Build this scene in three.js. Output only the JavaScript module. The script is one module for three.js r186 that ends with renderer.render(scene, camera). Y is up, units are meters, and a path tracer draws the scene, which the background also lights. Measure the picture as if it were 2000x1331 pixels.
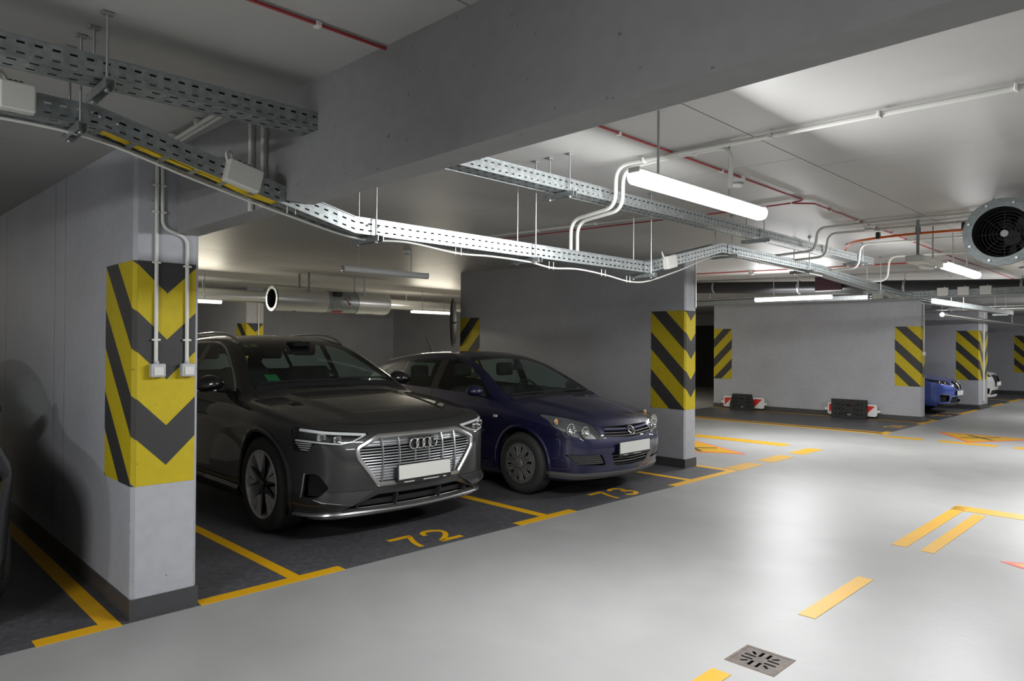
import * as THREE from 'three';
import { RoundedBoxGeometry } from 'three/addons/geometries/RoundedBoxGeometry.js';
import { mergeGeometries, mergeVertices } from 'three/addons/utils/BufferGeometryUtils.js';
import { RectAreaLightUniformsLib } from 'three/addons/lights/RectAreaLightUniformsLib.js';

// ---------------------------------------------------------------- camera, light, exposure
const scene = new THREE.Scene();
scene.background = new THREE.Color(0x000000);
const renderer = new THREE.WebGLRenderer({ antialias: true });
renderer.toneMapping = THREE.LinearToneMapping;
renderer.toneMappingExposure = 0.94;
renderer.shadowMap.enabled = true;
RectAreaLightUniformsLib.init();

const EYE = 1.53, YAW = 0.781133, PITCH = 0.0074799, ROLL = 0.0067642;
const camera = new THREE.PerspectiveCamera(2 * Math.atan(665.5 / 1364.82) * 180 / Math.PI, 2000 / 1331, 0.05, 200);
{
  const fwd = new THREE.Vector3(Math.sin(YAW) * Math.cos(PITCH), Math.sin(PITCH), -Math.cos(YAW) * Math.cos(PITCH));
  const r0 = new THREE.Vector3(Math.cos(YAW), 0, Math.sin(YAW));
  const u0 = new THREE.Vector3().crossVectors(r0, fwd);
  const right = r0.clone().multiplyScalar(Math.cos(ROLL)).addScaledVector(u0, Math.sin(ROLL));
  const up = u0.clone().multiplyScalar(Math.cos(ROLL)).addScaledVector(r0, -Math.sin(ROLL));
  camera.position.set(0, EYE, 0);
  camera.quaternion.setFromRotationMatrix(new THREE.Matrix4().makeBasis(right, up, fwd.clone().negate()));
}
scene.add(camera);

// The garage's lamps, plus added fill lamps: LED battens 1.2 m long. [x, y, z, axis, lit share]
const LAMP_NITS = 230, GLOW = 5;
const LAMPS = {
  aisle: [3.14, 2.28, -1.80, 'x', 1],
  aisleFar: [7.75, 2.28, -1.72, 'x', 1],
  aisleLeft: [-1.75, 2.28, -1.76, 'x', 1.2],
  aisleFarLeft: [-6.3, 2.28, -1.76, 'x', 2.3],
  crossAisle: [10.9, 2.31, -4.72, 'z', 1.25],
  backAisle: [9.95, 2.28, -12.6, 'x', 1.05],
  backAisleLeft: [4.5, 2.28, -12.55, 'x', 1.05],
  addedFillRight: [15.5, 2.28, -12.6, 'x', 1.05],  // out-of-view lamp added to brighten the far walls
  addedFillWest: [-1.2, 2.28, -12.55, 'x', 0.2],  // added out of sight, extra ambient light for the back aisle
  aisleEnd: [12.6, 2.28, -1.72, 'x', 1],
  aisleEndFar: [19.4, 2.28, -1.72, 'x', 1],
  aisleEndLast: [24.4, 2.28, -1.72, 'x', 1],
  besideRight: [3.6, 2.28, 2.6, 'x', 0.3],
};

// ---------------------------------------------------------------- helpers
let seed = 20240611;
const rnd = () => { seed = (seed * 1664525 + 1013904223) >>> 0; return seed / 4294967296; };
const V = (x, y, z) => new THREE.Vector3(x, y, z);
const clamp = (x, a, b) => Math.min(b, Math.max(a, x));
const mix = (a, b, t) => a + (b - a) * t;
const sstep = (a, b, x) => { const t = clamp((x - a) / (b - a), 0, 1); return t * t * (3 - 2 * t); };
const used = new Map();
function numbered(name) {
  const n = used.get(name) || 0; used.set(name, n + 1);
  return n ? `${name}_${String(n).padStart(3, '0')}` : name;
}
function thing(name, label, category, pos = [0, 0, 0], group) {
  const o = new THREE.Group(); o.name = numbered(name); o.position.set(...pos);
  o.userData = { label, category }; if (group) o.userData.group = group;
  scene.add(o); return o;
}
function mesh(name, geometry, material, parent = scene) {
  const g = Array.isArray(geometry) ? join(geometry) : geometry;
  const m = new THREE.Mesh(g, material); m.name = parent === scene ? numbered(name) : name;
  m.castShadow = m.receiveShadow = true; parent.add(m); return m;
}
function tag(m, label, category, group) { m.userData.label = label; if (category) m.userData.category = category; if (group) m.userData.group = group; return m; }
function struct(name, geometry, material) { const m = mesh(name, geometry, material); m.userData.kind = 'structure'; return m; }
function flat(g) { const n = g.index ? g.toNonIndexed() : g; for (const k of Object.keys(n.attributes)) if (!['position', 'normal', 'uv'].includes(k)) n.deleteAttribute(k); if (!n.attributes.uv) n.setAttribute('uv', new THREE.BufferAttribute(new Float32Array(n.attributes.position.count * 2), 2)); n.clearGroups(); return n; }
function join(list) { return list.length === 1 ? list[0] : mergeGeometries(list.map(flat), false); }
// a box by its corners, uv in metres
function box(x0, x1, y0, y1, z0, z1) {
  const g = new THREE.BoxGeometry(Math.abs(x1 - x0), Math.abs(y1 - y0), Math.abs(z1 - z0));
  g.translate((x0 + x1) / 2, (y0 + y1) / 2, (z0 + z1) / 2); return metreUV(g);
}
function metreUV(g) {
  g = g.index ? g.toNonIndexed() : g;
  const p = g.attributes.position, n = g.attributes.normal, uv = new Float32Array(p.count * 2);
  for (let i = 0; i < p.count; i++) {
    const ax = Math.abs(n.getX(i)), ay = Math.abs(n.getY(i)), az = Math.abs(n.getZ(i));
    if (ay >= ax && ay >= az) { uv[2 * i] = p.getX(i); uv[2 * i + 1] = -p.getZ(i); }
    else if (ax >= az) { uv[2 * i] = p.getZ(i); uv[2 * i + 1] = p.getY(i); }
    else { uv[2 * i] = p.getX(i); uv[2 * i + 1] = p.getY(i); }
  }
  g.setAttribute('uv', new THREE.BufferAttribute(uv, 2)); return g;
}
function rbox(w, h, d, r = 0.01, seg = 2) { return new RoundedBoxGeometry(w, h, d, seg, Math.min(r, w / 2.01, h / 2.01, d / 2.01)); }
function at(g, x, y, z) { g.translate(x, y, z); return g; }
// a round bar between two points
function bar(a, b, r, seg = 10, r2 = r) {
  const A = Array.isArray(a) ? V(...a) : a, B = Array.isArray(b) ? V(...b) : b, d = B.clone().sub(A);
  const g = new THREE.CylinderGeometry(r2, r, d.length(), seg, 1);
  g.applyQuaternion(new THREE.Quaternion().setFromUnitVectors(V(0, 1, 0), d.clone().normalize()));
  g.translate((A.x + B.x) / 2, (A.y + B.y) / 2, (A.z + B.z) / 2); return g;
}
// a pipe through points, its corners rounded
function pipe(pts, r, bend = 0.06, seg = 10) {
  const P = pts.map(p => Array.isArray(p) ? V(...p) : p), out = [P[0].clone()];
  for (let i = 1; i < P.length - 1; i++) {
    const a = P[i - 1].clone().sub(P[i]), b = P[i + 1].clone().sub(P[i]);
    const t = Math.min(bend, a.length() * 0.45, b.length() * 0.45); a.normalize(); b.normalize();
    const p0 = P[i].clone().addScaledVector(a, t), p1 = P[i].clone().addScaledVector(b, t);
    for (let k = 0; k <= 6; k++) { const s = k / 6; out.push(p0.clone().multiplyScalar((1 - s) * (1 - s)).addScaledVector(P[i], 2 * s * (1 - s)).addScaledVector(p1, s * s)); }
  }
  out.push(P[P.length - 1].clone());
  return tubeAlong(out, r, seg);
}
function tubeAlong(pts, r, seg = 10, closed = false) {
  const n = pts.length, pos = [], nor = [], idx = []; let N = null;
  for (let i = 0; i < n; i++) {
    const T = (closed ? pts[(i + 1) % n] : pts[Math.min(i + 1, n - 1)]).clone().sub(closed ? pts[(i + n - 1) % n] : pts[Math.max(i - 1, 0)]).normalize();
    if (!N) N = Math.abs(T.y) < 0.9 ? V(0, 1, 0) : V(1, 0, 0);
    N = N.clone().addScaledVector(T, -N.dot(T)).normalize(); const B = V().crossVectors(T, N);
    const R = typeof r === 'function' ? r(i / (n - 1)) : r;
    for (let k = 0; k < seg; k++) { const a = 2 * Math.PI * k / seg, d = N.clone().multiplyScalar(Math.cos(a)).addScaledVector(B, Math.sin(a)); nor.push(d.x, d.y, d.z); pos.push(pts[i].x + R * d.x, pts[i].y + R * d.y, pts[i].z + R * d.z); }
  }
  const m = closed ? n : n - 1;
  for (let i = 0; i < m; i++) for (let k = 0; k < seg; k++) { const a = i * seg + k, b = i * seg + (k + 1) % seg, j = ((i + 1) % n) * seg, c = j + k, d = j + (k + 1) % seg; idx.push(a, b, c, b, d, c); }
  if (!closed) for (const [i, s] of [[0, 1], [n - 1, -1]]) { const c = pos.length / 3; pos.push(pts[i].x, pts[i].y, pts[i].z); nor.push(0, 0, 0); for (let k = 0; k < seg; k++) s > 0 ? idx.push(c, i * seg + (k + 1) % seg, i * seg + k) : idx.push(c, i * seg + k, i * seg + (k + 1) % seg); }
  const g = new THREE.BufferGeometry();
  g.setAttribute('position', new THREE.Float32BufferAttribute(pos, 3)); g.setAttribute('normal', new THREE.Float32BufferAttribute(nor, 3)); g.setIndex(idx);
  return flat(g);
}
// a flat shape (x, z outline) lying on the floor, a paint coat of thickness t
function coat(outline, y = 0, t = 0.0012, holes = []) {
  const s = new THREE.Shape(outline.map(([x, z]) => new THREE.Vector2(x, -z)));
  for (const h of holes) s.holes.push(new THREE.Path(h.map(([x, z]) => new THREE.Vector2(x, -z))));
  const g = new THREE.ExtrudeGeometry(s, { depth: t, bevelEnabled: false }); g.rotateX(-Math.PI / 2); g.translate(0, y, 0); return metreUV(g);
}
const rectOutline = (x0, x1, z0, z1) => [[x0, z0], [x1, z0], [x1, z1], [x0, z1]];
// points of a smooth curve through given points
function spline(pts, n = 40, closed = false) { return new THREE.CatmullRomCurve3(pts.map(p => Array.isArray(p) ? V(...p) : p), closed, 'centripetal').getPoints(n); }

// ---------------------------------------------------------------- procedural textures
function hash2(x, y, s) { let h = (x * 374761393 + y * 668265263 + s * 974711) | 0; h = Math.imul(h ^ (h >>> 13), 1274126177); h ^= h >>> 16; return (h >>> 0) / 4294967296; }
function noise(x, y, per, s) { // value noise that repeats every per cells
  const xi = Math.floor(x), yi = Math.floor(y), fx = x - xi, fy = y - yi, u = fx * fx * (3 - 2 * fx), v = fy * fy * (3 - 2 * fy), w = a => ((a % per) + per) % per;
  return mix(mix(hash2(w(xi), w(yi), s), hash2(w(xi + 1), w(yi), s), u), mix(hash2(w(xi), w(yi + 1), s), hash2(w(xi + 1), w(yi + 1), s), u), v);
}
function fbm(u, v, base, oct, s) { let a = 0, k = 0.5, p = base; for (let i = 0; i < oct; i++) { a += k * noise(u * p, v * p, p, s + i); k *= 0.5; p *= 2; } return a / (1 - Math.pow(0.5, oct)); }
function dataTex(size, fn, metres, srgb = false) {
  const d = new Uint8Array(size * size * 4);
  for (let j = 0; j < size; j++) for (let i = 0; i < size; i++) { const c = fn(i / size, j / size), k = 4 * (j * size + i); d[k] = clamp(c[0], 0, 1) * 255; d[k + 1] = clamp(c[1], 0, 1) * 255; d[k + 2] = clamp(c[2], 0, 1) * 255; d[k + 3] = 255; }
  const t = new THREE.DataTexture(d, size, size); t.wrapS = t.wrapT = THREE.RepeatWrapping; t.magFilter = THREE.LinearFilter; t.minFilter = THREE.LinearFilter;
  t.repeat.set(1 / metres, 1 / metres); if (srgb) t.colorSpace = THREE.SRGBColorSpace; t.needsUpdate = true; return t;
}
const grey = v => [v, v, v];

// ---------------------------------------------------------------- materials
const pits = []; for (let i = 0; i < 210; i++) pits.push([rnd(), rnd(), 0.0006 + 0.0020 * rnd() * rnd()]);
function pitField(u, v) { let m = 0; for (const [a, b, r] of pits) { let dx = Math.abs(u - a), dy = Math.abs(v - b); dx = Math.min(dx, 1 - dx); dy = Math.min(dy, 1 - dy); const q = dx * dx + dy * dy; if (q < r * r) m = 1; } return m; }
const concreteMap = dataTex(512, (u, v) => { const b = 0.90 + 0.07 * (fbm(u, v, 5, 5, 3) - 0.5) + 0.05 * (fbm(u, v, 60, 2, 9) - 0.5) - 0.30 * pitField(u, v); return [b, b * 1.0, b * 1.005]; }, 2.4, true);
const concreteBump = dataTex(512, (u, v) => grey(0.6 + 0.5 * (fbm(u, v, 40, 3, 21) - 0.5) - 0.5 * pitField(u, v)), 2.4);
const ceilMap = dataTex(256, (u, v) => { const b = 0.86 + 0.12 * (fbm(u, v, 4, 5, 33) - 0.5); return [b, b * 0.995, b * 0.985]; }, 3.7, true);
const ceilBump = dataTex(256, (u, v) => grey(fbm(u, v, 48, 3, 44)), 1.9);
const floorMap = dataTex(512, (u, v) => { const s = fbm(u, v, 3, 5, 51), k = fbm(u, v, 7, 4, 57), st = fbm(u + 0.10 * k, v * 1 + 0.2 * s, 14, 3, 59); const b = 0.86 + 0.10 * (s - 0.5) + 0.07 * (st - 0.5); return [b, b, b * 0.992]; }, 5.3, true);
const floorBump = dataTex(512, (u, v) => grey(fbm(u, v, 90, 3, 73)), 2.7);
const asphaltMap = dataTex(512, (u, v) => { const b = 0.80 + 0.14 * (fbm(u, v, 6, 4, 81) - 0.5) + 0.24 * (fbm(u, v, 128, 2, 83) - 0.5); return [b, b, b * 1.02]; }, 2.9, true);
const grainBump = dataTex(256, (u, v) => grey(fbm(u, v, 64, 2, 91)), 0.5);
const galvMap = dataTex(256, (u, v) => { const b = 0.86 + 0.25 * (fbm(u, v, 20, 3, 95) - 0.5); return [b, b, b]; }, 0.4, true);
const std = (color, roughness, o = {}) => new THREE.MeshStandardMaterial({ color, roughness, metalness: 0, side: THREE.DoubleSide, ...o });
const phys = (color, roughness, o = {}) => new THREE.MeshPhysicalMaterial({ color, roughness, metalness: 0, side: THREE.DoubleSide, ...o });
const lin = (r, g, b) => new THREE.Color().setRGB(r, g, b);
const M = {
  wall: std(lin(0.47, 0.478, 0.505), 0.58, { map: concreteMap, bumpMap: concreteBump, bumpScale: 0.0012 }),
  ceiling: std(lin(0.62, 0.62, 0.615), 0.5, { map: ceilMap, bumpMap: ceilBump, bumpScale: 0.0006 }),
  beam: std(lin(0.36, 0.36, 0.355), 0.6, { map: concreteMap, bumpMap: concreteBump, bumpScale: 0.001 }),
  floor: phys(lin(0.41, 0.413, 0.412), 0.42, { map: floorMap, bumpMap: floorBump, bumpScale: 0.0007, specularIntensity: 0.6 }),
  bay: std(lin(0.115, 0.116, 0.119), 0.5, { map: asphaltMap, bumpMap: grainBump, bumpScale: 0.0008 }),
  skirting: std(lin(0.065, 0.065, 0.068), 0.45, { map: concreteMap }),
  paintYellow: std(lin(0.93, 0.50, 0.004), 0.5, { map: ceilMap }),
  markYellow: std(lin(0.70, 0.39, 0.02), 0.45, { map: ceilMap }),
  hazardYellow: std(lin(0.58, 0.45, 0.001), 0.68, { map: concreteMap, bumpMap: concreteBump, bumpScale: 0.001 }),
  hazardBlack: std(lin(0.036, 0.036, 0.037), 0.6, { map: concreteMap, bumpMap: concreteBump, bumpScale: 0.001 }),
  markBlack: std(lin(0.05, 0.05, 0.03), 0.5), markRed: std(lin(0.72, 0.07, 0.03), 0.5), markBrown: std(lin(0.12, 0.075, 0.03), 0.6),
  galv: std(lin(0.52, 0.56, 0.56), 0.38, { metalness: 0.75, map: galvMap }),
  galvDull: std(lin(0.42, 0.46, 0.46), 0.5, { metalness: 0.55, map: galvMap }),
  steel: std(lin(0.45, 0.46, 0.47), 0.4, { metalness: 0.8 }),
  duct: std(lin(0.66, 0.67, 0.66), 0.24, { metalness: 0.9 }),
  pvc: std(lin(0.62, 0.62, 0.58), 0.4), pvcGrey: std(lin(0.42, 0.43, 0.44), 0.45),
  lampBody: std(lin(0.55, 0.55, 0.54), 0.5), lampDead: phys(lin(0.62, 0.63, 0.62), 0.25, { clearcoat: 0.3 }),
  redPipe: std(lin(0.34, 0.03, 0.035), 0.45), redCable: std(lin(0.5, 0.05, 0.03), 0.5), orange: std(lin(0.75, 0.13, 0.01), 0.45), yellowCable: std(lin(0.62, 0.44, 0.01), 0.5),
  black: std(lin(0.012, 0.012, 0.013), 0.45), blackMatte: std(lin(0.01, 0.01, 0.01), 0.85), rubber: std(lin(0.021, 0.022, 0.021), 0.75),
  blackPipe: std(lin(0.022, 0.022, 0.024), 0.4), maroon: std(lin(0.035, 0.008, 0.014), 0.5),
  white: std(lin(0.75, 0.75, 0.73), 0.45), signRed: std(lin(0.65, 0.02, 0.012), 0.4),
  fanShell: std(lin(0.66, 0.66, 0.62), 0.3, { metalness: 0.55 }), fanFlange: std(lin(0.30, 0.34, 0.34), 0.5, { metalness: 0.4, map: galvMap }),
  fanDark: std(lin(0.012, 0.012, 0.013), 0.5), brown: std(lin(0.19, 0.145, 0.11), 0.6, { map: asphaltMap }),
  glow: new THREE.MeshStandardMaterial({ color: 0xffffff, emissive: lin(1, 1, 1), emissiveIntensity: GLOW, roughness: 0.5 }),
  glowWarm: new THREE.MeshStandardMaterial({ color: 0xffffff, emissive: lin(1, 0.93, 0.76), emissiveIntensity: GLOW * 0.5, roughness: 0.5 }),
};
M.galvDull.side = M.galv.side = THREE.DoubleSide;

// ---------------------------------------------------------------- the building
const EDGE = -4.178;                                   // where the dark parking bays meet the grey aisle
const ceilY = z => 2.572 - 0.0215 * clamp(z, -9.3, 2);  // the slab falls a little towards the aisle
const XL = -9, XR = 40, ZB = -20.2, ZF = 6;

const DRAIN = [3.2825, -1.5735];                       // an opening in the slab for the floor drain
const floor = struct('floor', coat(rectOutline(XL, XR, ZF, ZB), -0.2, 0.2, [rectOutline(DRAIN[0] - 0.114, DRAIN[0] + 0.114, DRAIN[1] - 0.114, DRAIN[1] + 0.114)]), M.floor);
tag(floor, 'light grey glossy coated concrete floor of the driving aisles');
const floorPart = (name, outline, m, label, t = 0.0012, y = 0) => { const o = mesh(name, coat(outline, y, t), m, floor); if (label) o.userData.label = label; return o; };
floorPart('bay_coating', [[XL, EDGE], [7.93, EDGE], [7.99, -4.26], [7.99, -9.05], [XL, -9.05]], M.bay, 'dark charcoal coating of the bays with the two parked cars');
floorPart('bay_coating', [[13.5, EDGE], [XR, EDGE], [XR, -9.05], [13.5, -9.05]], M.bay, 'dark charcoal coating of the far bays beyond the cross aisle');
floorPart('bay_coating', rectOutline(XL, XR, -14.7, ZB), M.bay, 'dark charcoal coating of the bays along the back wall');
const T = 0.0024;
const tape = (x0, x1, z0, z1, m = M.paintYellow) => floorPart('painted_line', rectOutline(x0, x1, z0, z1), m, null, T);
// T-shaped bay marks
tape(0.787, 1.182, EDGE + 0.008, EDGE - 0.092); tape(1.088, 1.182, EDGE - 0.092, -9.0);
tape(1.60, 2.556, EDGE + 0.008, EDGE - 0.092); tape(2.186, 2.27, EDGE - 0.092, -9.0);
tape(4.255, 5.0, EDGE + 0.008, EDGE - 0.092); tape(4.60, 4.70, EDGE - 0.092, -9.0);
tape(6.67, 8.08, EDGE + 0.008, EDGE - 0.092); tape(7.06, 7.155, EDGE - 0.092, -9.0);
floorPart('painted_line', [[7.98, -4.27], [8.09, -4.27], [8.09, -9.0], [8.0, -9.0]], M.paintYellow, null, T);
// dashes
tape(4.003, 4.955, -1.595, -1.692, M.markYellow);
tape(2.10, 3.035, -1.595, -1.692, M.markYellow);
tape(5.95, 7.86, -1.68, -1.787, M.markYellow); tape(5.92, 7.58, -1.485, -1.58, M.markYellow); tape(7.66, 7.90, -1.787, 2.5, M.markYellow);
for (const [a, b] of [[8.12, 8.76], [9.0, 9.69], [9.99, 10.71]]) tape(a, b, -4.155, -4.385, M.markYellow);
tape(10.60, 10.93, -4.73, -14, M.markYellow);
tape(13.40, 13.50, -4.08, -9.05); tape(13.50, 13.66, -4.25, -9.05, M.markBrown); tape(13.66, 13.74, -4.25, -9.05);
tape(13.36, 13.92, EDGE + 0.01, EDGE - 0.1);
for (const [a, b] of [[-4.05, -3.47], [-3.24, -2.43], [-2.21, -1.4]]) tape(13.03, 13.29, a, b, M.markYellow);
tape(15.75, 16.95, EDGE + 0.01, EDGE - 0.1); tape(16.06, 16.15, EDGE - 0.1, -9); tape(17.0, 17.09, EDGE - 0.1, -9); tape(18.95, 20.6, EDGE + 0.01, EDGE - 0.1); tape(19.1, 19.2, EDGE - 0.1, -9); tape(22.2, 23.6, EDGE + 0.01, EDGE - 0.1);
tape(24.4, 26.2, EDGE + 0.01, EDGE - 0.1); tape(25.2, 25.3, EDGE - 0.1, -9);

// bay numbers, painted strokes
function stroke(pts, w) { // a ribbon along a 2-D path
  const L = [], R = [], n = pts.length;
  for (let i = 0; i < n; i++) { const a = pts[Math.max(0, i - 1)], b = pts[Math.min(n - 1, i + 1)], l = Math.hypot(b[0] - a[0], b[1] - a[1]), nx = -(b[1] - a[1]) / l, ny = (b[0] - a[0]) / l; L.push([pts[i][0] + nx * w / 2, pts[i][1] + ny * w / 2]); R.unshift([pts[i][0] - nx * w / 2, pts[i][1] - ny * w / 2]); }
  return L.concat(R);
}
const curve2 = (pts, n = 24) => new THREE.SplineCurve(pts.map(p => new THREE.Vector2(...p))).getPoints(n).map(p => [p.x, p.y]);
const DIGIT = { // unit box, x right, y up
  7: [[[0, 0.93], [0.92, 0.93]], curve2([[0.86, 0.93], [0.66, 0.62], [0.50, 0.3], [0.44, 0.0]])],
  2: [curve2([[0.06, 0.70], [0.10, 0.86], [0.30, 0.98], [0.62, 0.95], [0.82, 0.78], [0.74, 0.52], [0.42, 0.26], [0.08, 0.07]], 32), [[0.04, 0.07], [0.96, 0.07]]],
  3: [curve2([[0.08, 0.84], [0.28, 0.96], [0.60, 0.96], [0.80, 0.80], [0.70, 0.60], [0.42, 0.53]], 24), curve2([[0.42, 0.53], [0.76, 0.46], [0.86, 0.26], [0.66, 0.07], [0.34, 0.03], [0.05, 0.16]], 24)],
  4: [[[0.70, 0.0], [0.70, 1.0]], [[0.72, 0.98], [0.04, 0.32]], [[0.02, 0.30], [0.98, 0.30]]],
  5: [[[0.86, 0.94], [0.2, 0.94]], [[0.2, 0.94], [0.14, 0.55]], curve2([[0.14, 0.55], [0.5, 0.62], [0.84, 0.4], [0.66, 0.08], [0.08, 0.1]], 20)],
};
function bayNumber(text, x, label) {
  const g = []; [...text].forEach((c, i) => { for (const s of DIGIT[c]) g.push(coat(stroke(s, 0.165).map(([a, b]) => [x + i * 0.295 + a * 0.235, -4.25 - b * 0.315]), 0, T)); });
  const o = mesh('bay_number', join(g), M.paintYellow, floor); o.userData.label = label;
}
bayNumber('72', 3.16, 'painted yellow number 72'); bayNumber('73', 5.63, 'painted yellow number 73'); bayNumber('74', 14.65, 'painted yellow number 74'); bayNumber('75', 17.9, 'painted yellow number 75');
// painted warning triangles with a crossroads mark; tip at (x, z), pointing along angle a
function roadTriangle(x, z, a, label) {
  const rot = ([p, q]) => [x + p * Math.cos(a) - q * Math.sin(a), z + p * Math.sin(a) + q * Math.cos(a)]; // local: tip at 0, body towards -p
  const tri = (in0) => [[-in0 * 2, 0], [-1.30 + in0, 0.75 - in0 * 1.75], [-1.30 + in0, -0.75 + in0 * 1.75]].map(rot);
  const o = floorPart('warning_triangle', tri(0), M.markRed, label, T);
  mesh('yellow_field', coat(tri(0.035), 0, T + 0.0007), M.markYellow, o);
  const c = [-0.86, 0], arm = (t) => [[-0.36, -0.035], [0.36, -0.035], [0.36, 0.035], [-0.36, 0.035]].map(([p, q]) => rot([c[0] + p * Math.cos(t) - q * Math.sin(t), c[1] + p * Math.sin(t) + q * Math.cos(t)]));
  for (const t of [0.72, -0.72]) mesh('cross_arm', coat(arm(t), 0, T + 0.0014), M.markBlack, o);
}
roadTriangle(9.42, -4.73, Math.PI / 2, 'yellow warning triangle with black cross in the cross aisle mouth');
roadTriangle(13.32, -2.86, Math.PI, 'yellow warning triangle with black cross beside the dashed line');
roadTriangle(6.05, -1.10, -Math.PI / 2, 'yellow warning triangle with red border behind the double line');

// walls between the bays, each ending in a pier with chamfered edges
function pierWall(name, x0, x1, zf, zb, label, ch = 0.02) {
  const g = new THREE.ExtrudeGeometry(new THREE.Shape([[x0, -zb], [x0, -zf + ch], [x0 + ch, -zf], [x1 - ch, -zf], [x1, -zf + ch], [x1, -zb]].map(p => new THREE.Vector2(...p))), { depth: 2.95, bevelEnabled: false });
  g.rotateX(-Math.PI / 2);
  const w = struct(name, metreUV(g), M.wall); w.userData.label = label;
  const b = 0.007, h = 0.115;
  mesh('baseboard', [box(x0 - b, x0, 0, h, zf + b, zb), box(x1, x1 + b, 0, h, zf + b, zb), box(x0, x1, 0, h, zf, zf + b), box(x0 - b, x1 + b, 0, h, zb - b, zb)], M.skirting, w);
  return w;
}
function clipPoly(P, fn) { const o = []; for (let i = 0; i < P.length; i++) { const a = P[i], b = P[(i + 1) % P.length], fa = fn(a), fb = fn(b); if (fa >= 0) o.push(a); if (fa >= 0 !== fb >= 0) { const t = fa / (fa - fb); o.push([mix(a[0], b[0], t), mix(a[1], b[1], t)]); } } return o; }
const HZ0 = 0.735, HZ1 = 1.99, PER = 0.487, YEL = 0.262;
// origin: upper corner where u = 0; du: unit direction of u; n: outward normal. Stripe phase = depth - slope(u)
function hazardPanel(wall, origin, du, n, width, parts) {
  const place = (poly, lift) => {
    const s = new THREE.Shape(poly.map(p => new THREE.Vector2(p[0], -p[1]))), g = new THREE.ExtrudeGeometry(s, { depth: 0.0009, bevelEnabled: false });
    const m = new THREE.Matrix4().makeBasis(du, V(0, 1, 0), n).setPosition(origin.clone().addScaledVector(n, lift));
    if (m.determinant() < 0) { // keep the faces outward
      const s2 = new THREE.Shape(poly.map(p => new THREE.Vector2(-p[0], -p[1])).reverse()), g2 = new THREE.ExtrudeGeometry(s2, { depth: 0.0009, bevelEnabled: false });
      g2.applyMatrix4(new THREE.Matrix4().makeBasis(du.clone().negate(), V(0, 1, 0), n).setPosition(origin.clone().addScaledVector(n, lift))); return metreUV(g2);
    }
    g.applyMatrix4(m); return metreUV(g);
  };
  const H = HZ1 - HZ0, y = mesh('hazard_panel', place([[0, 0], [width, 0], [width, H], [0, H]], 0.0006), M.hazardYellow, wall);
  for (const [u0, u1, off, k] of parts) for (let i = -3; i < 5; i++) { // black where depth = off + k (u - u0) + i PER + [YEL, PER]
    const f = u => off + k * (u - u0) + i * PER;
    let P = [[u0, f(u0) + YEL], [u1, f(u1) + YEL], [u1, f(u1) + PER], [u0, f(u0) + PER]];
    P = clipPoly(clipPoly(P, p => p[1]), p => H - p[1]);
    if (P.length > 2) mesh('black_stripe', place(P, 0.0015), M.hazardBlack, y);
  }
}
const SX = V(1, 0, 0), SZ = V(0, 0, 1);
function pierHazard(w, x0, x1, zf, ch = 0.02, side = 0.49) {
  hazardPanel(w, V(x0, HZ1, zf - ch - side), SZ, V(-1, 0, 0), side, [[0, side, 0, 1]]);
  const fw = x1 - x0 - 2 * ch, half = fw / 2;
  hazardPanel(w, V(x0, HZ1, zf - ch), V(1, 0, 1).normalize(), V(-1, 0, 1).normalize(), ch * Math.SQRT2, [[0, ch * Math.SQRT2, side - PER, 0.7]]);
  hazardPanel(w, V(x0 + ch, HZ1, zf), SX, SZ, fw, [[0, half, ch, 1], [half, fw, ch + half, -1]]);
}
function rearHazard(w, x0, zb, side = 0.49) { hazardPanel(w, V(x0, HZ1, zb + side), V(0, 0, -1), V(-1, 0, 0), side, [[0, side, 0, 1]]); }
const wallLeft = pierWall('wall_left', 1.229, 1.582, -4.207, -9.05, 'grey concrete wall and pier with light switches beside the dark suv');
pierHazard(wallLeft, 1.229, 1.582, -4.207); rearHazard(wallLeft, 1.229, -9.05);
for (const z of [-5.72, -6.02, -7.9]) mesh('formwork_joint', box(1.2282, 1.229, 0.13, 2.7, z - 0.0018, z + 0.0018), M.skirting, wallLeft);
const wallMid = pierWall('wall_middle', 7.736, 7.994, -4.705, -9.05, 'grey concrete wall behind the blue hatchback');
pierHazard(wallMid, 7.736, 7.994, -4.705); rearHazard(wallMid, 7.736, -9.05);
const wallRight = pierWall('wall_right', 16.21, 16.44, -4.30, -9.03, 'grey concrete wall with two road barriers leaning on it');
pierHazard(wallRight, 16.21, 16.44, -4.30); rearHazard(wallRight, 16.21, -9.03);
const wallFar = pierWall('wall_far', 20.75, 21.65, -4.207, -9.05, 'grey pier beside the bright blue car');
pierHazard(wallFar, 20.75, 21.65, -4.207);
const wallEnd = pierWall('wall_end', 28.9, 29.3, -4.35, -9.05, 'grey pier at the end of the aisle');
pierHazard(wallEnd, 28.9, 29.3, -4.35);
const wallBay = pierWall('wall_rear_pier', 6.66, 7.06, -15.0, ZB, 'grey pier in the back row seen above the dark suv');
pierHazard(wallBay, 6.66, 7.06, -15.0);
const wallBay2 = pierWall('wall_rear_partition', 14.2, 14.5, -15.0, ZB, 'grey partition in the back row'); pierHazard(wallBay2, 14.2, 14.5, -15.0);
struct('wall_back', box(XL, XR, 0, 3.1, ZB - 0.2, ZB), M.wall);
struct('wall_front', box(XL, XR, 0, 3.1, ZF, ZF + 0.2), M.wall);
struct('wall_west', box(XL - 0.2, XL, 0, 3.1, ZB, ZF), M.wall);
struct('wall_east', box(XR, XR + 0.2, 0, 3.1, ZB, ZF), M.wall);
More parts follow.
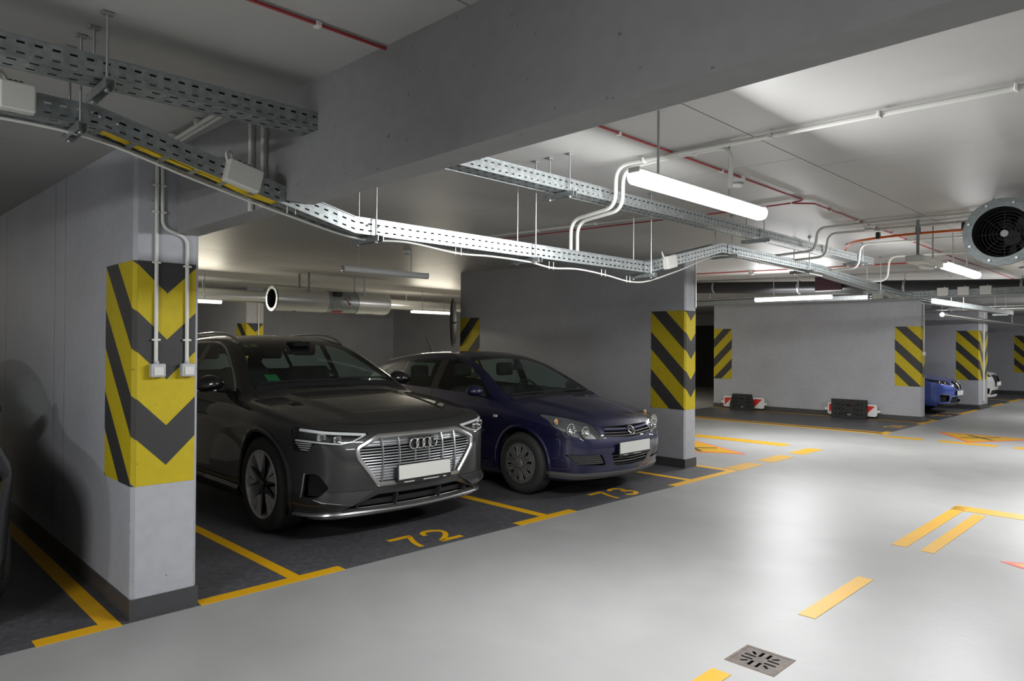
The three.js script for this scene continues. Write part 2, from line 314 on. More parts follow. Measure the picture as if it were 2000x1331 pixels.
// dark roller gate beyond the cross aisle
{ const d = struct('door_1', box(24.05, 24.15, 0, 2.35, -15, -9.0), M.black); d.userData.label = 'dark closed gate beyond the cross aisle'; for (let i = 0; i < 9; i++) mesh('gate_slat', box(24.03, 24.05, 0.02 + i * 0.258, 0.26 + i * 0.258, -15, -9.0), M.black, d); }
struct('wall_cross', box(24.0, 24.3, 2.35, 2.98, -15, -9.0), M.wall);
// the ceiling: a slab of cast panels with open joints between them
{
  const slab = struct('ceiling', box(XL, XR, 2.98, 3.1, ZB, ZF), M.ceiling);
  slab.userData.label = 'pale grey painted concrete ceiling with formwork joints';
  const zs = [ZF, 2, -1.667, -4.75, -9.3, -10.63, -14.0, ZB], xs = { 2: [XL, -2, 1.5, 4.19, 9.6, 15, 21, 27, 33, XR], [-1.667]: [XL, -2, 1.5, 3.94, 9.2, 15, 21, 27, 33, XR], [-4.75]: [XL, -2, 1.5, 6.62, 11.9, 17, 23, 29, 35, XR] };
  for (let i = 0; i < zs.length - 1; i++) {
    const X = xs[zs[i]] || [XL, 0, 4.5, 9, 13.5, 18, 24, 30, XR];
    for (let j = 0; j < X.length - 1; j++) {
      const a = zs[i] - 0.003, b = zs[i + 1] + 0.003, g = box(X[j] + 0.003, X[j + 1] - 0.003, 0, 0.2, b, a), p = g.attributes.position;
      for (let k = 0; k < p.count; k++) p.setY(k, (p.getY(k) > 0.1 ? 2.985 : ceilY(p.getZ(k))));
      g.computeVertexNormals(); mesh('ceiling_panel', metreUV(g), M.ceiling, slab);
    }
  }
}
// the deep beam from the left pier out over the aisle
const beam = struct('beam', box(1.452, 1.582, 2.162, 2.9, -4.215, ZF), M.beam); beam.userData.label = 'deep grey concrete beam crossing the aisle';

// ---------------------------------------------------------------- lamps
function battenLamp(at0, label, opt = {}) {
  const [x, y, z, axis, share] = at0, L = opt.length || 1.22, lit = share > 0;
  const o = thing('batten_lamp', label, 'lamp', [x, 0, z], opt.group);
  if (axis === 'z') o.rotation.y = Math.PI / 2;
  mesh('housing', at(rbox(L - 0.03, 0.022, 0.046, 0.008), 0, y + 0.026, 0), M.lampBody, o);
  const prof = new THREE.Shape(); prof.moveTo(-0.032, 0.016); prof.lineTo(-0.036, 0.004); prof.quadraticCurveTo(-0.033, -0.026, -0.014, -0.03); prof.lineTo(0.014, -0.03); prof.quadraticCurveTo(0.033, -0.026, 0.036, 0.004); prof.lineTo(0.032, 0.016); prof.closePath();
  const dg = new THREE.ExtrudeGeometry(prof, { depth: L - 0.02, bevelEnabled: true, bevelSize: 0.006, bevelThickness: 0.006, bevelSegments: 2, curveSegments: 6 }); dg.translate(0, 0, -(L - 0.02) / 2); dg.rotateY(Math.PI / 2); dg.translate(0, y, 0);
  mesh('diffuser', dg, lit ? (opt.warm ? M.glowWarm : M.glow) : M.lampDead, o);
  for (const s of [-1, 1]) mesh('end_cap', at(rbox(0.016, 0.026, 0.06, 0.006), s * (L / 2 - 0.004), y + 0.026, 0), lit ? M.white : M.lampBody, o);
  for (const s of opt.rods || [-0.31, 0.31]) mesh('hanging_rod', bar([s, y + 0.034, 0], [s, ceilY(z) + 0.004, 0], opt.rodRadius || 0.006), M.steel, o);
  if (!lit) for (const s of [-0.4, -0.13, 0.14, 0.41]) mesh('clip', at(rbox(0.02, 0.03, 0.08, 0.004), s, y + 0.005, 0), M.steel, o);
  if (lit) for (const [tilt, k] of [[0, 0.7], [0.82, 0.8], [-0.82, 0.8]]) { // light leaves the rounded cover downwards and to both sides
    const l = new THREE.RectAreaLight(opt.warm ? lin(1, 0.92, 0.74) : lin(0.985, 0.99, 1), LAMP_NITS * 1.2 * share * k, L - 0.06, 0.058);
    l.position.set(0, y - 0.04 + (tilt ? 0.02 : 0), Math.sin(tilt) * 0.062); o.add(l);
    const d = V(0, -Math.cos(tilt), Math.sin(tilt)).applyAxisAngle(V(0, 1, 0), o.rotation.y), w = l.position.clone().applyAxisAngle(V(0, 1, 0), o.rotation.y).add(o.position);
    o.updateMatrixWorld(true); l.lookAt(w.clone().add(d)); l.castShadow = true;
  }
  return o;
}
battenLamp(LAMPS.aisle, 'lit white batten lamp hanging over the aisle, largest of the lamps', { rods: [-0.42, 0.24] });
battenLamp(LAMPS.aisleFar, 'lit white batten lamp beside the round fan opening', { rods: [-0.3, 0.22] });
battenLamp(LAMPS.aisleLeft, 'lit batten lamp over the aisle left of the camera');
battenLamp(LAMPS.aisleFarLeft, 'lit batten lamp over the aisle farther left of the camera');
battenLamp(LAMPS.crossAisle, 'lit batten lamp under the black drain pipe', { rods: [-0.1, 0.3] });
battenLamp(LAMPS.backAisle, 'lit warm batten lamp under the duct near the convex mirror', { warm: true });
battenLamp(LAMPS.addedFillRight, 'added unseen warm fill lamp over the back aisle beyond the barrier wall', { warm: true });
battenLamp(LAMPS.addedFillWest, 'added unseen warm fill lamp over the back aisle behind the left wall', { warm: true });
battenLamp(LAMPS.backAisleLeft, 'lit warm batten lamp beside the striped pier edge above the suv', { warm: true });
battenLamp([4.85, 2.40, -7.03, 'x', 0], 'unlit grey batten lamp hanging above the blue hatchback', { rods: [-0.4, 0.35] });
battenLamp(LAMPS.aisleEnd, 'lit batten lamp at the edge of the picture below the fan');
battenLamp(LAMPS.aisleEndFar, 'lit batten lamp far down the aisle before the white car');
battenLamp(LAMPS.aisleEndLast, 'lit batten lamp farthest down the aisle beyond the white car');
battenLamp(LAMPS.besideRight, 'lit batten lamp over the opposite side of the aisle');

// ---------------------------------------------------------------- cable trays
// a perforated strip: from a to b, height along up; rows of slots. Thin sheet, open slots
function slotStrip(a, b, up, rows, pitch, slot) {
  const L = b.distanceTo(a), dir = b.clone().sub(a).normalize(), H = up.length(), uN = up.clone().normalize(), pos = [], n = Math.max(1, Math.round(L / pitch)), p = L / n;
  const quad = (u0, u1, v0, v1) => { const q = (u, v) => a.clone().addScaledVector(dir, u).addScaledVector(uN, v); const [A, B, C, D] = [q(u0, v0), q(u1, v0), q(u1, v1), q(u0, v1)]; for (const k of [A, B, C, A, C, D]) pos.push(k.x, k.y, k.z); };
  for (let i = 0; i < n; i++) {
    const u = i * p; quad(u, u + p - slot, 0, H);
    let v = 0; for (const [r0, r1] of rows) { quad(u + p - slot, u + p, v, r0); v = r1; } quad(u + p - slot, u + p, v, H);
  }
  const g = new THREE.BufferGeometry(); g.setAttribute('position', new THREE.Float32BufferAttribute(pos, 3)); g.computeVertexNormals(); return metreUV(g);
}
function lipBar(a, b, w, h) { const d = b.clone().sub(a), g = new THREE.BoxGeometry(d.length(), h, w); g.applyQuaternion(new THREE.Quaternion().setFromUnitVectors(V(1, 0, 0), d.clone().normalize())); g.translate((a.x + b.x) / 2, (a.y + b.y) / 2, (a.z + b.z) / 2); return flat(g); }
// pts: points of the tray's lower near edge; across: vector to the far edge
function cableTray(label, pts, across, h, mat, opt = {}) {
  const o = thing('cable_tray', label, 'cable tray'), P = pts.map(p => V(...p)), near = [], far = [], base = [], lips = [];
  const rows = [[0.014, 0.0215], [0.047, 0.0545]], up = V(0, h, 0);
  for (let i = 0; i < P.length - 1; i++) {
    const a = P[i], b = P[i + 1], A = a.clone().add(across), B = b.clone().add(across);
    near.push(slotStrip(a, b, up, rows, 0.048, 0.022)); far.push(slotStrip(A, B, up, rows, 0.048, 0.022));
    const open = (opt.open || []).includes(i); base.push(slotStrip(a, b, across, open ? [[0.012, 0.103]] : [[0.020, 0.031], [0.080, 0.091]], open ? 0.12 : 0.06, open ? 0.10 : 0.026));
    for (const q of [[a, b], [A, B]]) lips.push(lipBar(q[0].clone().add(up), q[1].clone().add(up), 0.009, 0.004), lipBar(q[0], q[1], 0.004, 0.003));
  }
  mesh('side_rail', near, mat, o); mesh('side_rail', far, mat, o); mesh('base_plate', base, mat, o); mesh('rolled_lip', lips, mat, o);
  for (const [i, t] of opt.joints || []) { const c = P[i].clone().lerp(P[i + 1], t), d = P[i + 1].clone().sub(P[i]).normalize(); for (const k of [-0.03, 0.03]) mesh('joint_bolt', new THREE.SphereGeometry(0.006, 8, 6).translate(c.x + d.x * k, c.y + d.y * k + h * 0.55, c.z + 0.004 * Math.sign(-across.z || 1)), M.steel, o); }
  return o;
}
const ACR = V(0, 0, -0.115);
const lowPts = [[-3, 2.312, -2.878], [0.715, 2.318, -2.878], [1.42, 2.150, -2.878], [1.80, 2.062, -2.878], [4.224, 2.062, -2.878], [5.30, 2.316, -2.878], [7.35, 2.309, -2.878], [7.85, 2.28, -2.878], [9.85, 2.20, -2.878], [10.35, 2.19, -2.878]];
cableTray('galvanized perforated cable tray dipping under the concrete beam', lowPts, ACR, 0.076, M.galv, { open: [1], joints: [[1, 0.05], [1, 0.95], [3, 0.04], [4, 0.05], [5, 0.1], [6, 0.7]] });
cableTray('straight upper cable tray passing through the concrete beam', [[-3, 2.40, -2.61], [1.45, 2.415, -2.61], [1.59, 2.415, -2.61], [8.1, 2.43, -2.61]], ACR, 0.070, M.galv, { joints: [[1, 0.5]] });
cableTray('short cable tray with beige boxes joining the long tray below the black pipe', [[10.36, 2.20, -3.42], [10.36, 2.20, -0.4]], V(0.16, 0, 0), 0.09, M.galvDull);
cableTray('pale cable tray along the top of the barrier wall', [[13.2, 2.40, -9.6], [13.2, 2.40, -3.2]], V(0.2, 0, 0), 0.07, M.galv);
cableTray('cable tray running away beside the striped piers at the far end', [[10.6, 2.14, -2.7], [16, 2.18, -2.7]], ACR, 0.07, M.galvDull);

// dark cables filling the trays
{ const fill = (label, pts, z, n, y) => { const o = thing('cable_bundle', label, 'cables'); for (let i = 0; i < n; i++) { const zz = z - 0.008 - i * (0.098 / n), row = (i * 7 % 3) * 0.017; mesh('cable', tubeAlong(pts.map(p => V(p[0], p[1] + y + row, zz)), 0.0075, 6), i % 4 ? M.black : M.pvcGrey, o); } };
  fill('dark power cables lying in the dipping lower tray', lowPts.slice(1), -2.884, 11, 0.03); fill('dark power cables lying in the straight upper tray', [[-3, 2.40], [1.45, 2.415], [8.1, 2.43]], -2.616, 11, 0.026); }

// trapeze hangers
function hanger(label, x, z0, z1, yb, opt = {}) {
  const o = thing('trapeze_hanger', label, 'hanger', [x, 0, 0], opt.group || 'hangers carrying the cable trays');
  for (const z of [z0, z1]) { mesh('threaded_rod', bar([0, yb - 0.02, z], [0, ceilY(z), z], 0.0045, 8), M.steel, o); mesh('ceiling_plate', at(rbox(0.036, 0.010, 0.026, 0.003), 0, ceilY(z) - 0.006, z), M.galvDull, o); mesh('nut', at(new THREE.CylinderGeometry(0.009, 0.009, 0.012, 6), 0, yb - 0.03, z), M.steel, o); }
  const w = 0.016; mesh('channel', [box(-w, w, yb - 0.004, yb - 0.001, z1 - 0.04, z0 + 0.04), box(-w, -w + 0.003, yb - 0.03, yb - 0.004, z1 - 0.04, z0 + 0.04), box(w - 0.003, w, yb - 0.03, yb - 0.004, z1 - 0.04, z0 + 0.04)], M.galv, o);
}
hanger('hanger under the upper tray at the dark end, nearest the camera', 0.668, -2.585, -2.745, 2.397);
hanger('hanger under the lower tray where it starts to dip', 0.655, -2.858, -3.012, 2.313);
hanger('hanger under the upper tray beside the white conduits', 3.024, -2.592, -2.745, 2.412);
hanger('hanger under the lit lower tray below the white conduits', 3.027, -2.858, -3.012, 2.058);
hanger('hanger at the bend just past the beam', 1.905, -2.858, -3.012, 2.058);
hanger('hanger at the low bend where the tray starts to climb', 4.235, -2.858, -3.012, 2.058);
hanger('hanger at the top bend of the climbing tray', 5.42, -2.858, -3.012, 2.312);
hanger('hanger under the upper tray behind the lamp end', 5.45, -2.592, -2.745, 2.42);
hanger('hanger under the tray beyond the climbing bend', 7.0, -2.858, -3.012, 2.306);
hanger('hanger near the far end of the upper tray', 7.7, -2.592, -2.745, 2.428);
hanger('hanger on the sloping far end of the lower tray', 9.1, -2.858, -3.012, 2.228);

hanger('hanger of the far tray beside the striped piers', 12.2, -2.68, -2.84, 2.145); hanger('hanger of the far tray near the last striped pier', 15.2, -2.68, -2.84, 2.168);
// white boxes clipped on the lower tray
function trayBox(label, x0, x1, yb, slope, h = 0.096) {
  const o = thing('tray_box', label, 'junction box', [x0, yb, -2.878]); o.rotation.z = Math.atan(slope);
  const L = (x1 - x0) / Math.cos(o.rotation.z);
  mesh('body', at(rbox(L, h, 0.05, 0.008), L / 2, h / 2 - 0.006, 0.024), M.pvc, o);
  for (const k of [0.3, 0.45, 0.6]) mesh('cable_entry', at(new THREE.CylinderGeometry(0.007, 0.007, 0.012, 10), L * k, h - 0.004, 0.024), M.black, o);
  mesh('cable_loop', tubeAlong(spline([[0.012, h * 0.6, 0.02], [-0.012, h + 0.01, 0.02], [0.01, h + 0.03, 0.0], [0.04, h - 0.01, -0.02]], 20), 0.006, 8), M.pvc, o);
}
trayBox('white box clipped on the dark level end of the lower tray', 0.415, 0.518, 2.316, 0);
trayBox('white box on the dipping tray beside the beam', 1.165, 1.31, 2.205, -0.238);
trayBox('small white box where the tray climbs again', 4.42, 4.545, 2.104, 0.236);
// beige boxes on the joining tray
[[-3.28, 'nearest the lower tray end'], [-3.08, 'second from the lower tray end'], [-2.5, 'third of the row under the lamp'], [-2.27, 'fourth of the row under the lamp'], [-2.03, 'last of the row beside the detector']].forEach(([z, w]) => {
  const o = thing('control_box', `beige control box on the joining tray, ${w}`, 'junction box', [10.335, 2.215, z], 'beige boxes on the joining tray');
  mesh('body', at(rbox(0.04, 0.105, 0.125, 0.006), 0, 0.052, 0), M.pvc, o); mesh('gland', at(new THREE.CylinderGeometry(0.008, 0.008, 0.014, 8), 0, 0.11, 0.02), M.pvcGrey, o);
});
// cables
{
  const o = thing('yellow_cables', 'bundle of yellow cables lying in the dipping tray', 'cables', [0, 0, 0]);
  for (let i = 0; i < 7; i++) { const z = -2.888 - 0.013 * i, j = () => (rnd() - 0.5) * 0.012; mesh('cable', tubeAlong(spline([[0.74, 2.325, z], [0.95, 2.272 + j(), z + j()], [1.12, 2.229 + j(), z + j()], [1.3, 2.186 + j(), z + j()], [1.42, 2.158, z], [1.8, 2.07, z]], 30), 0.0045, 6), M.yellowCable, o); }
  const w = mesh('white_cable', tubeAlong(spline([[-3, 2.30, -2.95], [0.2, 2.302, -2.955], [0.7, 2.296, -2.96], [1.1, 2.205, -2.97], [1.5, 2.115, -2.965], [1.85, 2.045, -2.93], [2.1, 2.05, -2.885], [2.45, 2.028, -2.89], [2.7, 2.035, -2.89], [3.0, 2.03, -2.885], [3.2, 2.012, -2.885], [3.45, 2.024, -2.885], [3.75, 2.008, -2.885], [4.0, 1.985, -2.89], [4.22, 1.998, -2.9], [4.6, 2.10, -2.88], [5.3, 2.29, -2.89], [6.5, 2.285, -2.89], [7.4, 2.278, -2.89]], 160), 0.0055, 7), M.pvc);
  tag(w, 'thin white cable hanging along the underside of the lower tray', 'cable');
  for (const [x, y] of [[1.48, 2.12], [2.45, 2.03], [3.2, 2.014], [3.72, 2.01], [4.0, 1.987], [6.0, 2.287]]) for (const d of [-0.02, 0.02]) mesh('cable_tie', bar([x + d, y - 0.012, -2.888], [x + d, y + 0.035, -2.888], 0.0022, 6), M.pvc, w);
}
// ---------------------------------------------------------------- conduits
function conduit(label, pts, r, clips = [], opt = {}) {
  const m = mesh(opt.name || 'conduit', pipe(pts, r, opt.bend || 0.07, 12), opt.mat || M.pvc); tag(m, label, opt.cat || 'pipe', opt.group);
  for (const [x, y, z, ax] of clips) { const s = ax === 'y' ? [0.045, 0.012, 0.02] : ax === 'z' ? [0.04, 0.03, 0.014] : [0.014, 0.03, 0.04]; mesh('pipe_clip', at(rbox(s[0], s[1], s[2], 0.004), x, y, z), opt.mat || M.pvc, m); }
  return m;
}
const zP = -4.194;
conduit('white conduit running straight down the pier to the switch beside its edge', [[1.344, 1.41, zP], [1.340, 2.618, zP], [1.322, 2.622, -3.19], [1.428, 2.618, -3.19], [1.428, 2.15, -3.19]], 0.0105, [[1.344, 1.55, zP, 'y'], [1.342, 1.985, zP, 'y'], [1.341, 2.27, zP, 'y'], [1.341, 2.42, zP, 'y'], [1.322, 2.628, -3.55, 'z'], [1.322, 2.628, -3.9, 'z']], { bend: 0.04 });
conduit('white conduit with an offset bend leading to the second switch on the pier', [[1.511, 1.41, zP], [1.507, 2.14, zP], [1.372, 2.185, zP], [1.367, 2.618, zP], [1.350, 2.622, -3.06], [1.428, 2.618, -3.06], [1.428, 2.15, -3.06]], 0.0105, [[1.511, 1.55, zP, 'y'], [1.509, 1.975, zP, 'y'], [1.369, 2.27, zP, 'y'], [1.368, 2.42, zP, 'y'], [1.350, 2.628, -3.55, 'z']], { bend: 0.045 });
for (const [x, w] of [[1.349, 'under the straight conduit'], [1.513, 'under the bent conduit']]) {
  const o = thing('light_switch', `grey surface light switch ${w}`, 'switch', [x, 1.378, -4.2045]);
  mesh('case', at(rbox(0.078, 0.076, 0.045, 0.008), 0, 0, 0.0225), M.pvcGrey, o); mesh('rocker', at(rbox(0.05, 0.048, 0.008, 0.003), 0, -0.004, 0.047), M.pvc, o); mesh('conduit_socket', bar([-0.002, 0.036, 0.012], [-0.002, 0.052, 0.012], 0.0135), M.pvcGrey, o);
}
const cz = z => ceilY(z) - 0.028;
conduit('white conduit climbing from the lit tray to the ceiling and on over the aisle', [[3.455, 2.08, -2.95], [3.455, 2.345, -2.95], [3.40, 2.372, -2.55], [3.335, cz(-2.44), -2.50], [3.33, cz(-2.2), -2.2], [3.33, cz(-1.6), -1.6], [3.32, cz(0.5), 0.5]], 0.012, [[3.33, cz(-2.3), -2.3, 'z'], [3.33, cz(-1.55), -1.55, 'z'], [3.325, cz(-1.05), -1.05, 'z'], [3.32, cz(-0.55), -0.55, 'z']], { bend: 0.09 });
conduit('second white conduit beside it, turning down to the large lamp', [[3.52, 2.08, -2.95], [3.52, 2.34, -2.95], [3.47, 2.366, -2.55], [3.405, cz(-2.44) - 0.006, -2.50], [3.372, cz(-2.2), -2.2], [3.372, cz(-1.78), -1.78], [3.372, 2.36, -1.79]], 0.012, [[3.372, cz(-2.0), -2.0, 'z']], { bend: 0.09 });
conduit('white conduit along the ceiling above the blue hatchback', [[4.905, cz(-3.2), -3.2], [4.905, cz(-5.6), -5.6]], 0.011, [[4.905, cz(-3.9), -3.9, 'z'], [4.905, cz(-4.6), -4.6, 'z']]);
conduit('grey conduit down the wall end behind the climbing tray', [[7.955, 2.03, -4.692], [7.955, 2.66, -4.692]], 0.011);
[[6.30, -2.50, 2.40, 'first'], [6.70, -2.56, 2.39, 'second'], [7.60, -2.58, 2.36, 'third'], [8.9, -2.7, 2.33, 'fourth']].forEach(([x, ze, yl, w]) => conduit(`white conduit dropping from the ceiling to the far trays, ${w} from the lamp`, [[x - 0.05, cz(-0.6), -0.6], [x, cz(ze), ze], [x + 0.02, yl, ze - 0.03], [x + 0.04, yl - 0.01, ze - 0.42]], 0.012, [[x - 0.02, cz(-1.5), -1.5, 'z'], [x - 0.01, cz(-2.1), -2.1, 'z']], { bend: 0.08 }));
// red sprinkler line and detection cables
const rz = z => ceilY(z) - 0.011;
conduit('thin red pipe fixed under the ceiling, crossing the beam', [[-3, rz(-2.133), -2.133], [5.08, rz(-2.12), -2.12], [5.14, rz(-2.24), -2.24], [5.26, rz(-2.115), -2.115], [9.5, rz(-2.19), -2.19], [16, rz(-2.2), -2.2]], 0.0058, [], { mat: M.redPipe, name: 'red_pipe', bend: 0.03 }).children;
conduit('red branch pipe leading from the red line towards the trays', [[5.14, rz(-2.24), -2.24], [5.19, rz(-2.75), -2.75], [5.2, rz(-5.4), -5.4]], 0.0055, [], { mat: M.redPipe, name: 'red_pipe' });
conduit('rusty red cable under the ceiling of the cross aisle', [[9.86, rz(-9), -9], [9.87, rz(-2.3), -2.3]], 0.008, [], { mat: M.redCable, name: 'red_cable', cat: 'cable' });
{ // clips that hold the red line
  const o = scene.getObjectByName('red_pipe'); for (const x of [-0.5, 0.9, 1.18, 2.86, 3.9, 5.6, 6.2, 7.1]) mesh('pipe_clip', at(rbox(0.02, 0.02, 0.03, 0.004), x, rz(-2.13), -2.13), M.white, o);
}
{
  const m = tag(mesh('orange_cable', tubeAlong(spline([[7.62, 2.47, -2.80], [7.45, 2.53, -2.68], [7.0, 2.535, -2.46], [6.72, 2.515, -2.2], [6.6, 2.505, -1.8], [6.62, 2.50, -1.4], [6.65, 2.50, -0.9]], 60), 0.0105, 8), M.orange), 'orange cable hanging on black clips near the fan', 'cable');
  for (const [x, z] of [[6.68, -2.12], [6.6, -1.78], [6.62, -1.45]]) { mesh('cable_clip', at(rbox(0.05, 0.06, 0.03, 0.006), x, 2.532, z), M.black, m); }
}
// smoke detectors
for (const [x, z, w] of [[4.16, -2.16, 'above the large lamp'], [6.54, -2.15, 'above the orange cable'], [5.29, -7.23, 'above the unlit lamp'], [9.9, -4.9, 'above the black drain pipe'], [9.5, -1.75, 'beside the far tray boxes']]) {
  const o = thing('smoke_detector', `white round smoke detector on the ceiling ${w}`, 'detector', [x, ceilY(z), z]);
  mesh('base', at(new THREE.CylinderGeometry(0.052, 0.052, 0.014, 28), 0, -0.007, 0), M.white, o);
  mesh('collar', new THREE.LatheGeometry([[0.05, -0.014], [0.05, -0.026], [0.042, -0.032], [0.0405, -0.034]].map(p => new THREE.Vector2(...p)), 28), M.white, o);
  mesh('chamber', new THREE.LatheGeometry([[0.040, -0.034], [0.038, -0.05], [0.028, -0.06], [0.012, -0.062], [0, -0.062]].map(p => new THREE.Vector2(...p)), 28), M.white, o);
  for (const y of [-0.040, -0.047]) mesh('vent_slot', at(new THREE.TorusGeometry(0.0395, 0.0015, 6, 28).rotateX(Math.PI / 2), 0, y, 0), M.black, o);
}
// emergency light beside the second lamp
{
  const o = thing('emergency_light', 'beige emergency light box left of the lamp by the fan', 'lamp', [6.56, 2.255, -1.72]);
  mesh('body', rbox(0.62, 0.06, 0.13, 0.012), M.pvc, o); mesh('lens', new THREE.SphereGeometry(0.06, 20, 10, 0, Math.PI * 2, Math.PI / 2, Math.PI / 2).scale(2.6, 0.6, 1).translate(0.06, -0.028, 0), phys(lin(0.7, 0.7, 0.66), 0.2, { transmission: 0.25, thickness: 0 }), o);
  mesh('hanging_rod', bar([-0.19, 0.03, 0], [-0.19, ceilY(-1.72) - 2.25, 0], 0.012), M.galvDull, o); mesh('hanging_rod', bar([0.24, 0.03, 0], [0.24, ceilY(-1.72) - 2.25, 0], 0.006), M.steel, o);
}
// ---------------------------------------------------------------- jet fans
function jetFan(label, x0, y, z, len, opt = {}) {
  const o = thing('jet_fan', label, 'fan', [x0, y, z]), R = 0.205, ax = g => g.rotateZ(-Math.PI / 2); // lathe axis y -> x
  const lathe = (p, n = 56) => ax(new THREE.LatheGeometry(p.map(q => new THREE.Vector2(...q)), n));
  const s0 = len * 0.42, s1 = len * 0.69;
  mesh('inlet_silencer', lathe([[0.165, 0.0], [R, 0.0], [R, s0]]), M.fanShell, o);
  mesh('outlet_silencer', lathe([[R, s1], [R, len - 0.04], [R - 0.012, len], [0.15, len]]), M.fanShell, o);
  mesh('motor_casing', lathe([[R - 0.012, s0], [R - 0.006, s0 + 0.01], [R - 0.006, s1 - 0.01], [R - 0.012, s1]]), M.galv, o);
  mesh('inner_wall', lathe([[0.163, -0.012], [0.150, 0.06], [0.150, 0.62], [0, 0.62]]), M.fanDark, o);
  const fl = mesh('flange', lathe([[0.163, -0.022], [0.215, -0.022], [0.217, -0.018], [0.217, 0.0], [0.163, 0.0], [0.163, -0.022]]), M.fanFlange, o);
  for (let i = 0; i < 8; i++) { const a = i * Math.PI / 4 + 0.35; mesh('bolt', at(ax(new THREE.CylinderGeometry(0.0085, 0.0085, 0.012, 6)), -0.026, Math.cos(a) * 0.191, Math.sin(a) * 0.191), M.steel, fl); }
  const gd = mesh('guard', [0.145, 0.125, 0.105, 0.085, 0.065, 0.045].map(r => at(new THREE.TorusGeometry(r, 0.0024, 6, 48).rotateY(Math.PI / 2), 0.075, 0, 0)).concat([0, 1, 2, 3].map(i => bar([0.077, 0.15 * Math.cos(i * 0.785), 0.15 * Math.sin(i * 0.785)], [0.077, -0.15 * Math.cos(i * 0.785), -0.15 * Math.sin(i * 0.785)], 0.0024, 6))), M.black, o);
  mesh('hub_cap', at(ax(new THREE.CylinderGeometry(0.022, 0.022, 0.012, 24)), 0.07, 0, 0), M.pvcGrey, o);
  const rotor = mesh('hub', at(ax(new THREE.CylinderGeometry(0.05, 0.05, 0.09, 24)), 0.36, 0, 0), M.fanDark, o);
  for (let i = 0; i < 7; i++) { // twisted blades at rest
    const g = new THREE.BoxGeometry(0.008, 0.095, 0.062, 1, 5, 1), p = g.attributes.position; g.translate(0, 0.096, 0);
    for (let k = 0; k < p.count; k++) { const r = p.getY(k), t = mix(1.0, 0.45, (r - 0.05) / 0.095), X = p.getX(k), Z = p.getZ(k) * (1 + (r - 0.05) * 3); p.setX(k, X * Math.cos(t) + Z * Math.sin(t)); p.setZ(k, -X * Math.sin(t) + Z * Math.cos(t)); }
    g.computeVertexNormals(); g.rotateX(i * 2 * Math.PI / 7 + 0.5); g.translate(0.36, 0, 0); mesh('blade', g, M.steel, rotor);
  }
  for (const s of [s0 * 0.6, s1 + 0.12]) for (const k of [-1, 1]) mesh('bracket', at(rbox(0.04, ceilY(z) - y - 0.12, 0.006, 0.002), s, 0.12 + (ceilY(z) - y - 0.12) / 2, k * 0.165), M.galvDull, o);
  mesh('terminal_box', at(rbox(0.16, 0.08, 0.12, 0.01), s0 + 0.18, R * 0.62, R * 0.72), M.fanDark, o);
  mesh('wiring', tubeAlong(spline([[s0 + 0.26, 0.1, 0.16], [s0 + 0.36, 0.02, 0.215], [s0 + 0.42, -0.06, 0.20], [s0 + 0.40, 0.12, 0.19]], 20), 0.006, 6), M.redCable, o);
  const lab = (name, s, a, w, h, m) => { const g = new THREE.CylinderGeometry(R + 0.0015, R + 0.0015, w, 12, 1, true, a - h / R / 2, h / R); g.rotateZ(-Math.PI / 2); g.translate(s, 0, 0); mesh(name, g, m, o); };
  lab('red_label', s0 + 0.22, 2.0 - Math.PI / 2 + 0.75, 0.2, 0.075, M.signRed); lab('maker_label', s0 * 0.38, 1.35, 0.08, 0.03, M.black); lab('rating_plate', s1 + 0.32, 1.35, 0.18, 0.05, M.galvDull);
  return o;
}
jetFan('grey jet fan tube with its dark round mouth at the edge of the picture', 5.4, 2.283, -0.972, 2.3);
jetFan('silver jet fan tube hanging beyond the two parked cars', 5.42, 2.30, -11.2, 2.27);
// ---------------------------------------------------------------- drain pipe, ducts
{
  const py = z => 2.59 + (z + 6.46) * -0.0496;
  const o = thing('drain_pipe', 'thick black drain pipe hanging across the cross aisle', 'pipe', [11.25, 0, 0]);
  mesh('pipe_run', bar([0, py(-7.15), -7.15], [0, py(-0.2), -0.2], 0.098, 28), M.blackPipe, o);
  for (const z of [-6.25, -4.75, -3.2, -1.8]) { mesh('clamp', at(new THREE.TorusGeometry(0.102, 0.008, 8, 28).scale(1, 1, 2.2), 0, py(z), z), M.galv, o); mesh('threaded_rod', bar([0, py(z) + 0.1, z], [0, Math.max(ceilY(z), py(z) + 0.11), z], 0.007), M.steel, o); }
  const b = thing('exit_panel', 'dark maroon panel hung in front of the drain pipe', 'sign', [11.08, 2.42, -4.23]); mesh('case', at(rbox(0.05, 0.22, 0.40, 0.008), 0, 0.11, 0), M.maroon, b); mesh('light_strip', at(rbox(0.03, 0.01, 0.40, 0.003), 0, -0.004, 0), M.white, b);
  mesh('hanging_rod', bar([0, 0.2, -0.15], [0, 0.235, -0.15], 0.004), M.steel, b);
}
function ductRun(label, a, b, r, m = M.duct, n = 4) {
  const o = thing('air_duct', label, 'duct'), A = V(...a), B = V(...b);
  for (let i = 0; i < n; i++) mesh('duct_section', bar(A.clone().lerp(B, i / n), A.clone().lerp(B, (i + 1) / n), r, 28), m, o);
  for (let i = 0; i <= n; i++) { const c = A.clone().lerp(B, i / n), d = B.clone().sub(A).normalize().multiplyScalar(0.012); mesh('flange', bar(c.clone().sub(d), c.clone().add(d), r * 1.05, 28), m, o); mesh('hanger_strap', bar([c.x, c.y + r, c.z], [c.x, 2.8, c.z], 0.006, 6), M.steel, o); }
}
ductRun('large silver air duct along the back aisle above the cars', [-2, 2.50, -13.9], [15, 2.50, -13.9], 0.125, M.duct, 7);
ductRun('pale duct crossing above the bright blue car', [17.0, 2.352, -4.6], [17.0, 2.345, -0.5], 0.045, M.duct, 2);
